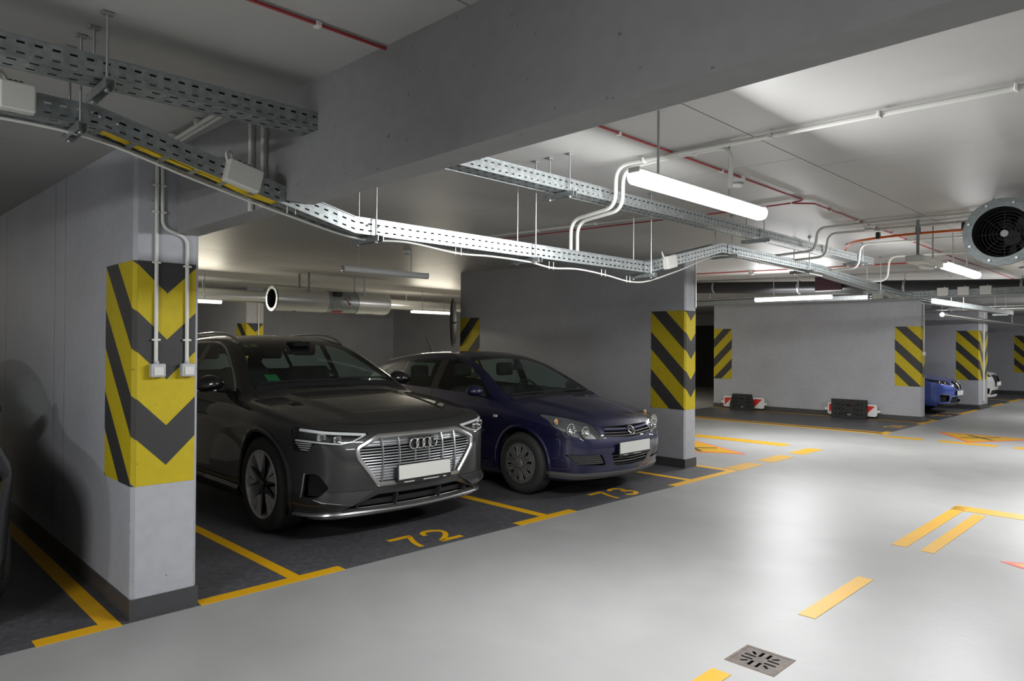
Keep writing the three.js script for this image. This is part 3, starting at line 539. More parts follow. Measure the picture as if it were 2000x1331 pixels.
ductRun('silver duct running away above the bright blue car', [16.5, 2.235, -4.0], [27, 2.205, -4.0], 0.045, M.duct, 3);
ductRun('duct above the far striped piers, uppermost of the three', [18.2, 2.46, -4.6], [18.2, 2.44, -0.5], 0.07, M.duct, 2);
ductRun('silver pipe along the barrier wall above the pale tray', [13.35, 2.53, -9.6], [13.35, 2.53, -3.4], 0.03, M.duct, 3);
{
  const o = thing('wall_box', 'white box on two rods above the barrier wall edge', 'junction box', [13.1, 2.42, -7.9]); mesh('body', at(rbox(0.1, 0.08, 0.25, 0.01), 0, 0.04, 0), M.white, o); for (const k of [-0.06, 0.06]) mesh('rod', bar([0, 0.08, k], [0, ceilY(-7.9) - 2.42, k], 0.012), M.white, o);
  const c = conduit('white conduit down the edge of the barrier wall pier', [[16.30, 1.46, -4.285], [16.30, 2.62, -4.285]], 0.012); mesh('switch_box', at(rbox(0.08, 0.08, 0.05, 0.01), 16.30, 1.42, -4.28), M.pvc, c);
  const d = conduit('white conduit down the far pier', [[21.1, 0.2, -4.19], [21.1, 2.6, -4.19]], 0.03);
  const e = conduit('white conduit down the striped pier seen above the suv', [[6.93, 0.3, -14.985], [6.93, 2.8, -14.985]], 0.014);
}
// convex mirror on the rear end of the wall behind the hatchback
{
  const o = thing('convex_mirror', 'black backed traffic mirror on the far end of the hatchback wall', 'mirror', [7.72, 1.92, -9.22]); o.rotation.y = -2.42;
  const shell = new THREE.SphereGeometry(0.36, 32, 10, 0, Math.PI * 2, 0, 0.9).scale(1, 0.35, 1); shell.translate(0, -0.08, 0); shell.rotateX(-Math.PI / 2); shell.scale(1, 1.4, 1); mesh('back_shell', shell, M.black, o);
  mesh('rim', new THREE.TorusGeometry(0.285, 0.016, 10, 40).scale(1, 1.4, 1), M.black, o); mesh('mirror_face', at(new THREE.CircleGeometry(0.28, 40).scale(1, 1.4, 1), 0, 0, 0.004), std(lin(0.9, 0.9, 0.9), 0.03, { metalness: 1 }), o);
  const br = mesh('bracket', bar([0, 0, -0.04], [-0.06, 0, -0.12], 0.014), M.galv, o);
}
// ---------------------------------------------------------------- floor drain
{
  const x0 = 3.165, x1 = 3.40, z0 = -1.695, z1 = -1.452, cx = (x0 + x1) / 2, cz2 = (z0 + z1) / 2, o = thing('floor_drain', 'rusty square floor drain grate with radial slots', 'drain', [cx, -0.0035, cz2]);
  const hx = (x1 - x0) / 2, hz = (z1 - z0) / 2, s = new THREE.Shape([[-hx, -hz], [hx, -hz], [hx, hz], [-hx, hz]].map(p => new THREE.Vector2(...p)));
  const hole = (r0, r1, a, w) => { const p = new THREE.Path(), c = Math.cos(a), n = Math.sin(a), q = (r, t) => new THREE.Vector2(r * c - t * n, r * n + t * c); p.moveTo(...q(r0, -w).toArray()); p.lineTo(...q(r1, -w).toArray()); p.lineTo(...q(r1 + w * 0.6, 0).toArray()); p.lineTo(...q(r1, w).toArray()); p.lineTo(...q(r0, w).toArray()); p.lineTo(...q(r0 - w * 0.6, 0).toArray()); p.closePath(); s.holes.push(p); };
  for (let i = 0; i < 4; i++) for (const d of [-0.019, 0.019]) { const a = i * Math.PI / 2, c = Math.cos(a), n = Math.sin(a); const p = new THREE.Path(), q = (r, t) => new THREE.Vector2(r * c - t * n, r * n + t * c); p.moveTo(...q(0.030, d - 0.0075).toArray()); p.lineTo(...q(0.088, d - 0.0075).toArray()); p.lineTo(...q(0.088, d + 0.0075).toArray()); p.lineTo(...q(0.030, d + 0.0075).toArray()); p.closePath(); s.holes.push(p); }
  for (let i = 0; i < 4; i++) hole(0.062, 0.094, Math.PI / 4 + i * Math.PI / 2, 0.0075);
  const g = new THREE.ExtrudeGeometry(s, { depth: 0.004, bevelEnabled: false }); g.rotateX(-Math.PI / 2); g.translate(0, 0.0005, 0); mesh('grate', metreUV(g), std(lin(0.20, 0.17, 0.145), 0.5, { metalness: 0.45, map: asphaltMap }), o);
  const fr = new THREE.Shape([[-hx - 0.004, -hz - 0.004], [hx + 0.004, -hz - 0.004], [hx + 0.004, hz + 0.004], [-hx - 0.004, hz + 0.004]].map(p => new THREE.Vector2(...p))); fr.holes.push(new THREE.Path([[-hx + 0.013, -hz + 0.013], [hx - 0.013, -hz + 0.013], [hx - 0.013, hz - 0.013], [-hx + 0.013, hz - 0.013]].map(p => new THREE.Vector2(...p))));
  const fg = new THREE.ExtrudeGeometry(fr, { depth: 0.0054, bevelEnabled: false }); fg.rotateX(-Math.PI / 2); mesh('rust_frame', metreUV(fg), M.brown, o);
  const q = 0.102, dp = 0.19; mesh('sump', [box(-q - 0.01, -q, -dp, -0.001, -q, q), box(q, q + 0.01, -dp, -0.001, -q, q), box(-q - 0.01, q + 0.01, -dp, -0.001, -q - 0.01, -q), box(-q - 0.01, q + 0.01, -dp, -0.001, q, q + 0.01), box(-q, q, -dp, -dp + 0.01, -q, q)], M.brown, o);
}
// ---------------------------------------------------------------- road barriers leaning on the far wall
function barrier(label, z0, z1, footZ0, footZ1, trapezoid) {
  const zc = (z0 + z1) / 2, o = thing('road_barrier', label, 'barrier', [16.06, 0, zc], 'road barriers leaning on the wall');
  const L = z1 - z0, board = new THREE.Shape(); const hL = L / 2 - 0.06, b0 = 0.06, b1 = 0.31, r = 0.05;
  board.moveTo(-hL + r, b0); board.lineTo(hL - r, b0); board.quadraticCurveTo(hL, b0, hL, b0 + r); board.lineTo(hL, b1 - r); board.quadraticCurveTo(hL, b1, hL - r, b1); board.lineTo(-hL + r, b1); board.quadraticCurveTo(-hL, b1, -hL, b1 - r); board.lineTo(-hL, b0 + r); board.quadraticCurveTo(-hL, b0, -hL + r, b0);
  const bg = new THREE.ExtrudeGeometry(board, { depth: 0.035, bevelEnabled: true, bevelSize: 0.006, bevelThickness: 0.006, bevelSegments: 2 }); bg.rotateY(-Math.PI / 2); bg.translate(0.05, 0, 0);
  const bo = mesh('board', bg, M.white, o);
  const n = 5, w = 2 * (hL - 0.03) / n;
  for (let i = 0; i < n; i++) { const u = -hL + 0.03 + i * w, tri = (i % 2) ? [[u, b0 + 0.03], [u + w, b0 + 0.03], [u + w, b1 - 0.03]] : [[u, b1 - 0.03], [u + w, b1 - 0.03], [u, b0 + 0.03]]; const rg = new THREE.ExtrudeGeometry(new THREE.Shape(tri.map(p => new THREE.Vector2(p[0], p[1]))), { depth: 0.003, bevelEnabled: false }); rg.rotateY(-Math.PI / 2); rg.translate(0.011, 0, 0); mesh('red_reflector', rg, M.signRed, bo); }
  for (const s of [-1, 1]) mesh('end_lug', at(rbox(0.03, 0.05, 0.12, 0.01), 0.03, 0.17, s * (L / 2 - 0.05)), M.white, o);
  // rubber foot standing on edge
  const fz = (footZ0 + footZ1) / 2 - zc, fw = (footZ1 - footZ0) / 2, t = trapezoid ? 0.78 : 1, top = trapezoid ? 0.395 : 0.41, fs = new THREE.Shape([[-fw, 0.02], [-fw, 0.16], [-fw * t, top], [fw * t, top], [fw, 0.16], [fw, 0.02]].map(p => new THREE.Vector2(...p)));
  const holeAt = (u, v, a, b) => { const p = new THREE.Path(); p.absellipse(u, v, a, b, 0, Math.PI * 2); fs.holes.push(p); };
  const sq = (u0, u1, v0, v1) => fs.holes.push(new THREE.Path([[u0, v0], [u1, v0], [u1, v1], [u0, v1]].map(p => new THREE.Vector2(...p))));
  sq(-0.055, 0.055, 0.27, 0.31); sq(-0.07, 0.06, 0.06, 0.13);
  for (const u of [-0.27, -0.19, 0.19, 0.27]) for (const v of [0.09, 0.2, 0.31]) if (Math.abs(u) < fw * t - 0.03) holeAt(u, v, 0.016, 0.026);
  for (const u of [-0.12, 0.12]) for (const v of [0.11, 0.2, 0.29]) holeAt(u, v, 0.022, 0.014);
  const fg = new THREE.ExtrudeGeometry(fs, { depth: 0.07, bevelEnabled: true, bevelSize: 0.008, bevelThickness: 0.008, bevelSegments: 1 }); fg.rotateY(-Math.PI / 2); fg.translate(-0.02, -0.012, fz); mesh('rubber_foot', fg, M.rubber, o);
  for (const u of [-0.225, -0.155, 0.155, 0.225]) mesh('foot_rib', at(rbox(0.012, 0.3, 0.014, 0.003), -0.1, 0.2, fz + u), M.rubber, o);
}
barrier('red and white road barrier with trapezoid black foot, nearer the dark gate', -8.74, -7.58, -8.45, -7.86, true);
barrier('red and white road barrier with square black foot, nearer the pier', -6.20, -5.06, -6.02, -5.30, false);

// ---------------------------------------------------------------- car bodies: smooth fields turned into panels
// local axes of a car: x across, y up, s = distance behind the nose (z = -s)
function cubic(knots) { // natural cubic spline through [t, v], held flat outside
  const n = knots.length, t = knots.map(k => k[0]), v = knots.map(k => k[1]), m = new Array(n).fill(0), a = new Array(n).fill(0), b = new Array(n).fill(0);
  for (let i = 1; i < n - 1; i++) { const h0 = t[i] - t[i - 1], h1 = t[i + 1] - t[i], w = h0 / (h0 + h1), d = 6 * ((v[i + 1] - v[i]) / h1 - (v[i] - v[i - 1]) / h0) / (h0 + h1), q = w * a[i - 1] + 2; a[i] = (w - 1) / q; b[i] = (d - w * b[i - 1]) / q; }
  for (let i = n - 2; i > 0; i--) m[i] = a[i] * m[i + 1] + b[i];
  return x => {
    if (x <= t[0]) { const h = t[1] - t[0]; return v[0] + (x - t[0]) * ((v[1] - v[0]) / h - h * m[1] / 6); }
    if (x >= t[n - 1]) { const h = t[n - 1] - t[n - 2]; return v[n - 1] + (x - t[n - 1]) * ((v[n - 1] - v[n - 2]) / h + h * m[n - 2] / 6); }
    let i = 0; while (x > t[i + 1]) i++;
    const h = t[i + 1] - t[i], A = (t[i + 1] - x) / h, B = (x - t[i]) / h;
    return A * v[i] + B * v[i + 1] + ((A * A * A - A) * m[i] + (B * B * B - B) * m[i + 1]) * h * h / 6;
  };
}
const smax = (a, b, k) => { const h = Math.max(k - Math.abs(a - b), 0) / k; return Math.max(a, b) + h * h * k * 0.25; };
const smin = (a, b, k) => -smax(-a, -b, k);
function polyDist(P, x, y) { // signed distance to a closed outline, negative inside
  let d = 1e9, s = 1;
  for (let i = 0, j = P.length - 1; i < P.length; j = i++) {
    const ex = P[j][0] - P[i][0], ey = P[j][1] - P[i][1], wx = x - P[i][0], wy = y - P[i][1], q = clamp((wx * ex + wy * ey) / (ex * ex + ey * ey), 0, 1), bx = wx - ex * q, by = wy - ey * q;
    d = Math.min(d, bx * bx + by * by);
    const c1 = y >= P[i][1], c2 = y < P[j][1], c3 = ex * wy > ey * wx;
    if ((c1 && c2 && c3) || (!c1 && !c2 && !c3)) s = -s;
  }
  return s * Math.sqrt(d);
}
function roundOutline(P, r, n = 5) { // rounded corners on an outline
  const o = [];
  for (let i = 0; i < P.length; i++) {
    const p = P[i], a = P[(i + P.length - 1) % P.length], b = P[(i + 1) % P.length], la = Math.hypot(a[0] - p[0], a[1] - p[1]), lb = Math.hypot(b[0] - p[0], b[1] - p[1]), t = Math.min(p[2] ?? r, la * 0.45, lb * 0.45);
    if (t <= 0) { o.push([p[0], p[1]]); continue; }
    const p0 = [p[0] + (a[0] - p[0]) * t / la, p[1] + (a[1] - p[1]) * t / la], p1 = [p[0] + (b[0] - p[0]) * t / lb, p[1] + (b[1] - p[1]) * t / lb];
    for (let k = 0; k <= n; k++) { const s = k / n; o.push([p0[0] * (1 - s) ** 2 + 2 * p[0] * s * (1 - s) + p1[0] * s * s, p0[1] * (1 - s) ** 2 + 2 * p[1] * s * (1 - s) + p1[1] * s * s]); }
  }
  return o;
}
function fieldOf(c) {
  return (x, y, s) => {
    const ax = Math.sqrt(x * x + 1e-6), q = ax * ax;
    const hood = (y + c.hoodCrown(s) * q + (c.hoodShape ? c.hoodShape(ax, s) : 0) - c.top(s)) * 0.97;
    const front = (c.front(y) + c.frontBow * q - s) * 0.98;
    const rear = (s - c.rear(y) + c.rearBow * q) * 0.98;
    let low = smax(hood, front, c.kHood);
    low = smax(low, rear, 0.08);
    low = smax(low, ax - c.width(s, y), c.kSide);
    low = smax(low, c.bottom(s) - y, 0.04);
    let cab = smax((c.screen(y) + c.screenBow * q - s) * c.screenCos, y + c.roofCrown * q - c.roof(s), 0.16);
    cab = smax(cab, (s - c.back(y) + c.backBow * q) * c.backCos, 0.10);
    cab = smax(cab, (ax - c.cabin(s, y)) * 0.93, c.kCabin);
    cab = smax(cab, c.cabinFloor - y, 0.02);
    return smin(low, cab, c.kJoin);
  };
}
function gradOf(f, x, y, s, e = 0.0015) { const gx = f(x + e, y, s) - f(x - e, y, s), gy = f(x, y + e, s) - f(x, y - e, s), gs = f(x, y, s + e) - f(x, y, s - e); return [gx / (2 * e), gy / (2 * e), gs / (2 * e)]; }
// surface nets on a grid, each vertex then moved onto the surface; returns triangles {p, n} with z = -s
function skin(f, X, Y0, Y1, S0, S1, h) {
  const nx = Math.ceil(2 * X / h) + 1, ny = Math.ceil((Y1 - Y0) / h) + 1, ns = Math.ceil((S1 - S0) / h) + 1, F = new Float32Array(nx * ny * ns), id = (i, j, k) => (k * ny + j) * nx + i;
  for (let k = 0; k < ns; k++) for (let j = 0; j < ny; j++) for (let i = 0; i <= nx >> 1; i++) { const v = f(-X + i * h, Y0 + j * h, S0 + k * h); F[id(i, j, k)] = v; }
  const mid = (nx - 1) / 2; // mirror: grid is centred on x = 0
  for (let k = 0; k < ns; k++) for (let j = 0; j < ny; j++) for (let i = (nx >> 1) + 1; i < nx; i++) { const xx = -X + i * h; F[id(i, j, k)] = f(xx, Y0 + j * h, S0 + k * h); }
  const idx = new Int32Array(nx * ny * ns).fill(-1), P = [], N = [];
  for (let k = 0; k < ns - 1; k++) for (let j = 0; j < ny - 1; j++) for (let i = 0; i < nx - 1; i++) {
    let neg = 0; const c = [];
    for (let q = 0; q < 8; q++) { const v = F[id(i + (q & 1), j + ((q >> 1) & 1), k + (q >> 2))]; c.push(v); if (v < 0) neg++; }
    if (neg === 0 || neg === 8) continue;
    let sx = 0, sy = 0, sz = 0, m = 0;
    for (let q = 0; q < 8; q++) for (const b of [1, 2, 4]) if (!(q & b)) { const r = q | b; if ((c[q] < 0) !== (c[r] < 0)) { const t = c[q] / (c[q] - c[r]); sx += (q & 1) + (b === 1 ? t : 0); sy += ((q >> 1) & 1) + (b === 2 ? t : 0); sz += (q >> 2) + (b === 4 ? t : 0); m++; } }
    let x = -X + (i + sx / m) * h, y = Y0 + (j + sy / m) * h, s = S0 + (k + sz / m) * h, g;
    for (let it = 0; it < 3; it++) { const v = f(x, y, s); g = gradOf(f, x, y, s); const l = g[0] * g[0] + g[1] * g[1] + g[2] * g[2] + 1e-9, st = clamp(v / l, -h, h); x -= st * g[0]; y -= st * g[1]; s -= st * g[2]; }
    g = gradOf(f, x, y, s); const l = Math.hypot(...g) || 1;
    idx[id(i, j, k)] = P.length / 3; P.push(x, y, -s); N.push(g[0] / l, g[1] / l, -g[2] / l);
  }
  const p = [], n = [], tri = (a, b, c) => { for (const q of [a, b, c]) { p.push(P[3 * q], P[3 * q + 1], P[3 * q + 2]); n.push(N[3 * q], N[3 * q + 1], N[3 * q + 2]); } };
  const quad = (a, b, c, d, flip) => { if (a < 0 || b < 0 || c < 0 || d < 0) return; if (flip) { tri(a, c, b); tri(a, d, c); } else { tri(a, b, c); tri(a, c, d); } };
  for (let k = 1; k < ns - 1; k++) for (let j = 1; j < ny - 1; j++) for (let i = 1; i < nx - 1; i++) {
    const v = F[id(i, j, k)] < 0;
    if (v !== F[id(i + 1, j, k)] < 0) quad(idx[id(i, j - 1, k - 1)], idx[id(i, j, k - 1)], idx[id(i, j, k)], idx[id(i, j - 1, k)], v);
    if (v !== F[id(i, j + 1, k)] < 0) quad(idx[id(i - 1, j, k - 1)], idx[id(i - 1, j, k)], idx[id(i, j, k)], idx[id(i, j, k - 1)], v);
    if (v !== F[id(i, j, k + 1)] < 0) quad(idx[id(i - 1, j - 1, k)], idx[id(i, j - 1, k)], idx[id(i, j, k)], idx[id(i - 1, j, k)], v);
  }
  return { p, n };
}
// cut triangles along g = 0: g(x, y, s) < 0 is inside
function cut(m, g, depth = 2) {
  const I = { p: [], n: [] }, O = { p: [], n: [] };
  const put = (d, A, B, C) => { for (const v of [A, B, C]) { d.p.push(v[0], v[1], v[2]); d.n.push(v[3], v[4], v[5]); } };
  const lerp = (A, B, t) => { const v = [0, 1, 2, 3, 4, 5].map(i => A[i] + (B[i] - A[i]) * t), l = Math.hypot(v[3], v[4], v[5]) || 1; v[3] /= l; v[4] /= l; v[5] /= l; return v; };
  const G = v => g(v[0], v[1], -v[2]);
  function go(A, B, C, a, b, c, left) {
    const e = Math.max(Math.hypot(A[0] - B[0], A[1] - B[1], A[2] - B[2]), Math.hypot(C[0] - B[0], C[1] - B[1], C[2] - B[2]), Math.hypot(A[0] - C[0], A[1] - C[1], A[2] - C[2]));
    const lo = Math.min(a, b, c), hi = Math.max(a, b, c);
    if (lo > e * 0.6) return put(O, A, B, C);
    if (hi < -e * 0.6) return put(I, A, B, C);
    if (left > 0 && e > 0.008) { const D = lerp(A, B, 0.5), E = lerp(B, C, 0.5), H = lerp(C, A, 0.5), d = G(D), q = G(E), h = G(H); go(A, D, H, a, d, h, left - 1); go(D, B, E, d, b, q, left - 1); go(H, E, C, h, q, c, left - 1); go(D, E, H, d, q, h, left - 1); return; }
    if (lo >= 0) return put(O, A, B, C);
    if (hi <= 0) return put(I, A, B, C);
    const V3 = [A, B, C], w = [a, b, c], inn = [], out = [];
    for (let i = 0; i < 3; i++) { const P = V3[i], Q = V3[(i + 1) % 3], u = w[i], v = w[(i + 1) % 3]; (u < 0 ? inn : out).push(P); if ((u < 0) !== (v < 0)) { const X = lerp(P, Q, u / (u - v)); inn.push(X); out.push(X); } }
    for (const [d, L] of [[I, inn], [O, out]]) for (let i = 1; i + 1 < L.length; i++) put(d, L[0], L[i], L[i + 1]);
  }
  const { p, n } = m;
  for (let i = 0; i < p.length; i += 9) {
    const A = [p[i], p[i + 1], p[i + 2], n[i], n[i + 1], n[i + 2]], B = [p[i + 3], p[i + 4], p[i + 5], n[i + 3], n[i + 4], n[i + 5]], C = [p[i + 6], p[i + 7], p[i + 8], n[i + 6], n[i + 7], n[i + 8]];
    go(A, B, C, G(A), G(B), G(C), depth);
  }
  return [I, O];
}
function panelGeometry(m, offset = 0) {
  const g = new THREE.BufferGeometry(), p = new Float32Array(m.p);
  if (offset) for (let i = 0; i < p.length; i++) p[i] += m.n[i] * offset;
  g.setAttribute('position', new THREE.BufferAttribute(p, 3)); g.setAttribute('normal', new THREE.BufferAttribute(new Float32Array(m.n), 3));
  return mergeVertices(g, 1e-5);
}
const split = (m, g) => cut(m, g, 0);
class CarBody {
  constructor(c, h) { this.c = c; this.f = fieldOf(c); this.m = skin(this.f, c.halfWidth + 2 * h, 0.08, c.height + 0.08, -0.12, c.length + 0.12, h); this.liner = { p: [], n: [] }; }
  // take a region out of the shell; gap widens the hole
  take(g, gap = 0) { const [I, O] = cut(this.m, g); this.m = gap ? cut(O, (x, y, s) => g(x, y, s) - gap)[1] : O; return I; }
  keepLiner() { this.liner = { p: this.m.p.slice(), n: this.m.n.slice() }; }
  norm(x, y, s) { const g = gradOf(this.f, x, y, s), l = Math.hypot(...g); return V(g[0] / l, g[1] / l, -g[2] / l); }
  march(at, a, b) { const n = 260; let t0 = a; for (let i = 1; i <= n; i++) { const t = a + (b - a) * i / n; if (this.f(...at(t)) < 0) { let lo = t0, hi = t; for (let k = 0; k < 22; k++) { const md = (lo + hi) / 2; this.f(...at(md)) < 0 ? hi = md : lo = md; } return (lo + hi) / 2; } t0 = t; } return b; }
  hit(p, off) { const n = this.norm(...p); return { p: V(p[0], p[1], -p[2]).addScaledVector(n, off), n }; }
  front(x, y, off = 0) { const s = this.march(t => [x, y, t], -0.2, 2.4); return this.hit([x, y, s], off); }
  side(s, y, sgn = 1, off = 0) { const x = this.march(t => [t, y, s], 1.25, 0.2); return this.hit([x * sgn, y, s], off); }
  up(x, s, off = 0) { const y = this.march(t => [x, t, s], 2.0, 0.1); return this.hit([x, y, s], off); }
}
// gates and outlines for cutting
const frontRegion = (P, sMax = 1.3) => (x, y, s) => Math.max(polyDist(P, Math.abs(x), y), s - sMax);
const sideRegion = (P, xMin = 0.45) => (x, y, s) => Math.max(polyDist(P, s, y), xMin - Math.abs(x));
const topRegion = (P, yMin) => (x, y, s) => Math.max(polyDist(P, Math.abs(x), s), yMin - y);
// a band along points on the surface; profile in (across, outward)
function band(hits, prof, closed = false) {
  const n = hits.length, rows = hits.map((h, i) => { const a = hits[closed ? (i + n - 1) % n : Math.max(0, i - 1)].p, b = hits[closed ? (i + 1) % n : Math.min(n - 1, i + 1)].p, T = b.clone().sub(a).normalize(), B = V().crossVectors(T, h.n).normalize(), N = V().crossVectors(B, T).normalize(); return prof.map(([u, v]) => h.p.clone().addScaledVector(B, u).addScaledVector(N, v)); });
  const out = [], m = prof.length;
  for (let k = 0; k < m; k++) {
    const g = new THREE.BufferGeometry(), pos = [], idx = [];
    rows.forEach(r => { const a = r[k], b = r[(k + 1) % m]; pos.push(a.x, a.y, a.z, b.x, b.y, b.z); });
    const c = closed ? n : n - 1; for (let i = 0; i < c; i++) { const j = (i + 1) % n; idx.push(2 * i, 2 * j, 2 * i + 1, 2 * i + 1, 2 * j, 2 * j + 1); }
    g.setAttribute('position', new THREE.Float32BufferAttribute(pos, 3)); g.setIndex(idx); g.computeVertexNormals(); out.push(flat(g));
  }
  return join(out);
}
const halfRound = (w, h, n = 6) => { const o = [[-w / 2, -h * 0.6]]; for (let i = 0; i <= n; i++) { const a = Math.PI * (1 - i / n); o.push([w / 2 * Math.cos(a), h * Math.sin(a)]); } o.push([w / 2, -h * 0.6]); return o; };
const rectProf = (w, lo, hi) => [[-w / 2, lo], [-w / 2, hi], [w / 2, hi], [w / 2, lo]];
function along(P, step = 0.02, closed = false) { // points along a 2-D path
  const o = []; const n = closed ? P.length : P.length - 1;
  for (let i = 0; i < n; i++) { const a = P[i], b = P[(i + 1) % P.length], l = Math.hypot(b[0] - a[0], b[1] - a[1]), k = Math.max(1, Math.round(l / step)); for (let j = 0; j < k; j++) o.push([mix(a[0], b[0], j / k), mix(a[1], b[1], j / k)]); }
  if (!closed) o.push(P[P.length - 1].slice(0, 2)); return o;
}
// a recessed filler: the outline filled as a grid, each point on the shell pushed inwards by depth
function filler(P, place, step = 0.03) {
  let x0 = 9, x1 = -9, y0 = 9, y1 = -9; for (const [x, y] of P) { x0 = Math.min(x0, x); x1 = Math.max(x1, x); y0 = Math.min(y0, y); y1 = Math.max(y1, y); }
  const nx = Math.max(2, Math.ceil((x1 - x0) / step)), ny = Math.max(2, Math.ceil((y1 - y0) / step)), pos = [], idx = [];
  for (let j = 0; j <= ny; j++) for (let i = 0; i <= nx; i++) { const q = place(mix(x0, x1, i / nx), mix(y0, y1, j / ny)); pos.push(q.x, q.y, q.z); }
  const inP = (i, j) => polyDist(P, mix(x0, x1, i / nx), mix(y0, y1, j / ny)) < step * 1.0;
  for (let j = 0; j < ny; j++) for (let i = 0; i < nx; i++) if (inP(i, j) || inP(i + 1, j) || inP(i, j + 1) || inP(i + 1, j + 1)) { const a = j * (nx + 1) + i, b = a + 1, c = a + nx + 1, d = c + 1; idx.push(a, b, d, a, d, c); }
  const g = new THREE.BufferGeometry(); g.setAttribute('position', new THREE.Float32BufferAttribute(pos, 3)); g.setIndex(idx); g.computeVertexNormals(); return flat(g);
}
const latheX = (P, n = 64) => new THREE.LatheGeometry(P.map(q => new THREE.Vector2(...q)), n).rotateZ(-Math.PI / 2); // axis along x, second value = x
// wheels: outer face towards -x; R tyre, r rim
function wheelParts(o, R, r, w, face, mats) {
  mesh('tyre', latheX([[r + 0.004, -w / 2 + 0.012], [r + 0.02, -w / 2 + 0.002], [(R + r) / 2, -w / 2 - 0.006], [R - 0.03, -w / 2 + 0.004], [R - 0.008, -w / 2 + 0.022], [R, -w / 2 + 0.05], [R, w / 2 - 0.05], [R - 0.01, w / 2 - 0.02], [R - 0.04, w / 2], [r, w / 2 - 0.01]]), M.rubber, o);
  const treads = []; for (let i = 0; i < 4; i++) treads.push(new THREE.TorusGeometry(R - 0.0015, 0.004, 4, 64).rotateY(Math.PI / 2).translate((i - 1.5) * 0.042, 0, 0)); mesh('tread_groove', treads, M.blackMatte, o);
  mesh('rim', latheX([[r + 0.006, -w / 2 + 0.010], [r + 0.006, -w / 2 + 0.002], [r - 0.004, -w / 2 + 0.0], [r - 0.012, -w / 2 + 0.012], [r - 0.02, -w / 2 + 0.05], [r - 0.05, w / 2]]), mats.rim, o);
  mesh('brake_disc', latheX([[0, 0.02], [r * 0.72, 0.02], [r * 0.72, 0.04], [0, 0.04]], 40), M.steel, o);
  face(o, R, r, w);
}
function bladeGeometry(P, x0, depth, bevel = 0.003) { // outline in the wheel plane (radius, angle) -> plate facing -x
  const s = new THREE.Shape(P.map(([rad, a]) => new THREE.Vector2(rad * Math.cos(a), rad * Math.sin(a)))), g = new THREE.ExtrudeGeometry(s, { depth, bevelEnabled: bevel > 0, bevelSize: bevel, bevelThickness: bevel, bevelSegments: 1, curveSegments: 4 });
  g.rotateY(-Math.PI / 2); g.translate(x0 + depth, 0, 0); return g;
}
// seats and the rest of a cabin
function cabin(o, k) {
  const sn = k.seat, dark = M.cabin;
  const one = (x, s, w, hb) => { const t = new THREE.Group(); t.name = 'seat'; o.add(t); mesh('cushion', at(rbox(w, 0.16, 0.5, 0.06, 3), x, k.floor + 0.28, -(s - 0.18)), dark, t); const b = rbox(w, hb, 0.14, 0.06, 3); b.rotateX(-0.32); mesh('backrest', at(b, x, k.floor + 0.30 + hb / 2, -(s + 0.14)), dark, t); const hd = rbox(0.26, 0.17, 0.09, 0.04, 3); mesh('headrest', at(hd, x, k.floor + 0.42 + hb + 0.07, -(s + 0.30)), dark, t); };
  for (const x of [-0.36, 0.36]) one(x, sn, 0.5, k.hb || 0.58);
  for (const x of [-0.38, 0.38]) one(x, sn + 0.84, 0.52, (k.hb || 0.58) - 0.05);
  mesh('cabin_floor', box(-k.w, k.w, k.floor - 0.02, k.floor, -(k.dash + 2.6), -(k.dash - 0.35)), dark, o);
  const db = rbox(k.w * 2, 0.2, 0.62, 0.07, 3); mesh('dashboard', at(db, 0, k.dashY - 0.1, -(k.dash + 0.12)), dark, o);
  mesh('instrument_hood', at(rbox(0.42, 0.1, 0.3, 0.045, 3), 0.36, k.dashY + 0.015, -(k.dash + 0.3)), dark, o);
  const st = new THREE.TorusGeometry(0.185, 0.015, 10, 36); st.rotateX(-0.45); mesh('steering_wheel', [at(st, 0.36, k.dashY - 0.02, -(k.dash + 0.56)), at(rbox(0.3, 0.06, 0.03, 0.012).rotateX(-0.45), 0.36, k.dashY - 0.03, -(k.dash + 0.55))], dark, o);
  mesh('interior_mirror', [at(rbox(0.24, 0.07, 0.03, 0.014), 0, k.mirrorY, -(k.mirrorS)), bar([0, k.mirrorY, -k.mirrorS], [0, k.mirrorY + 0.1, -(k.mirrorS - 0.03)], 0.012)], dark, o);
}
const paint = (r, g, b, o = {}) => phys(lin(r, g, b), 0.5, { metalness: 0.3, clearcoat: 1, clearcoatRoughness: 0.03, ...o });
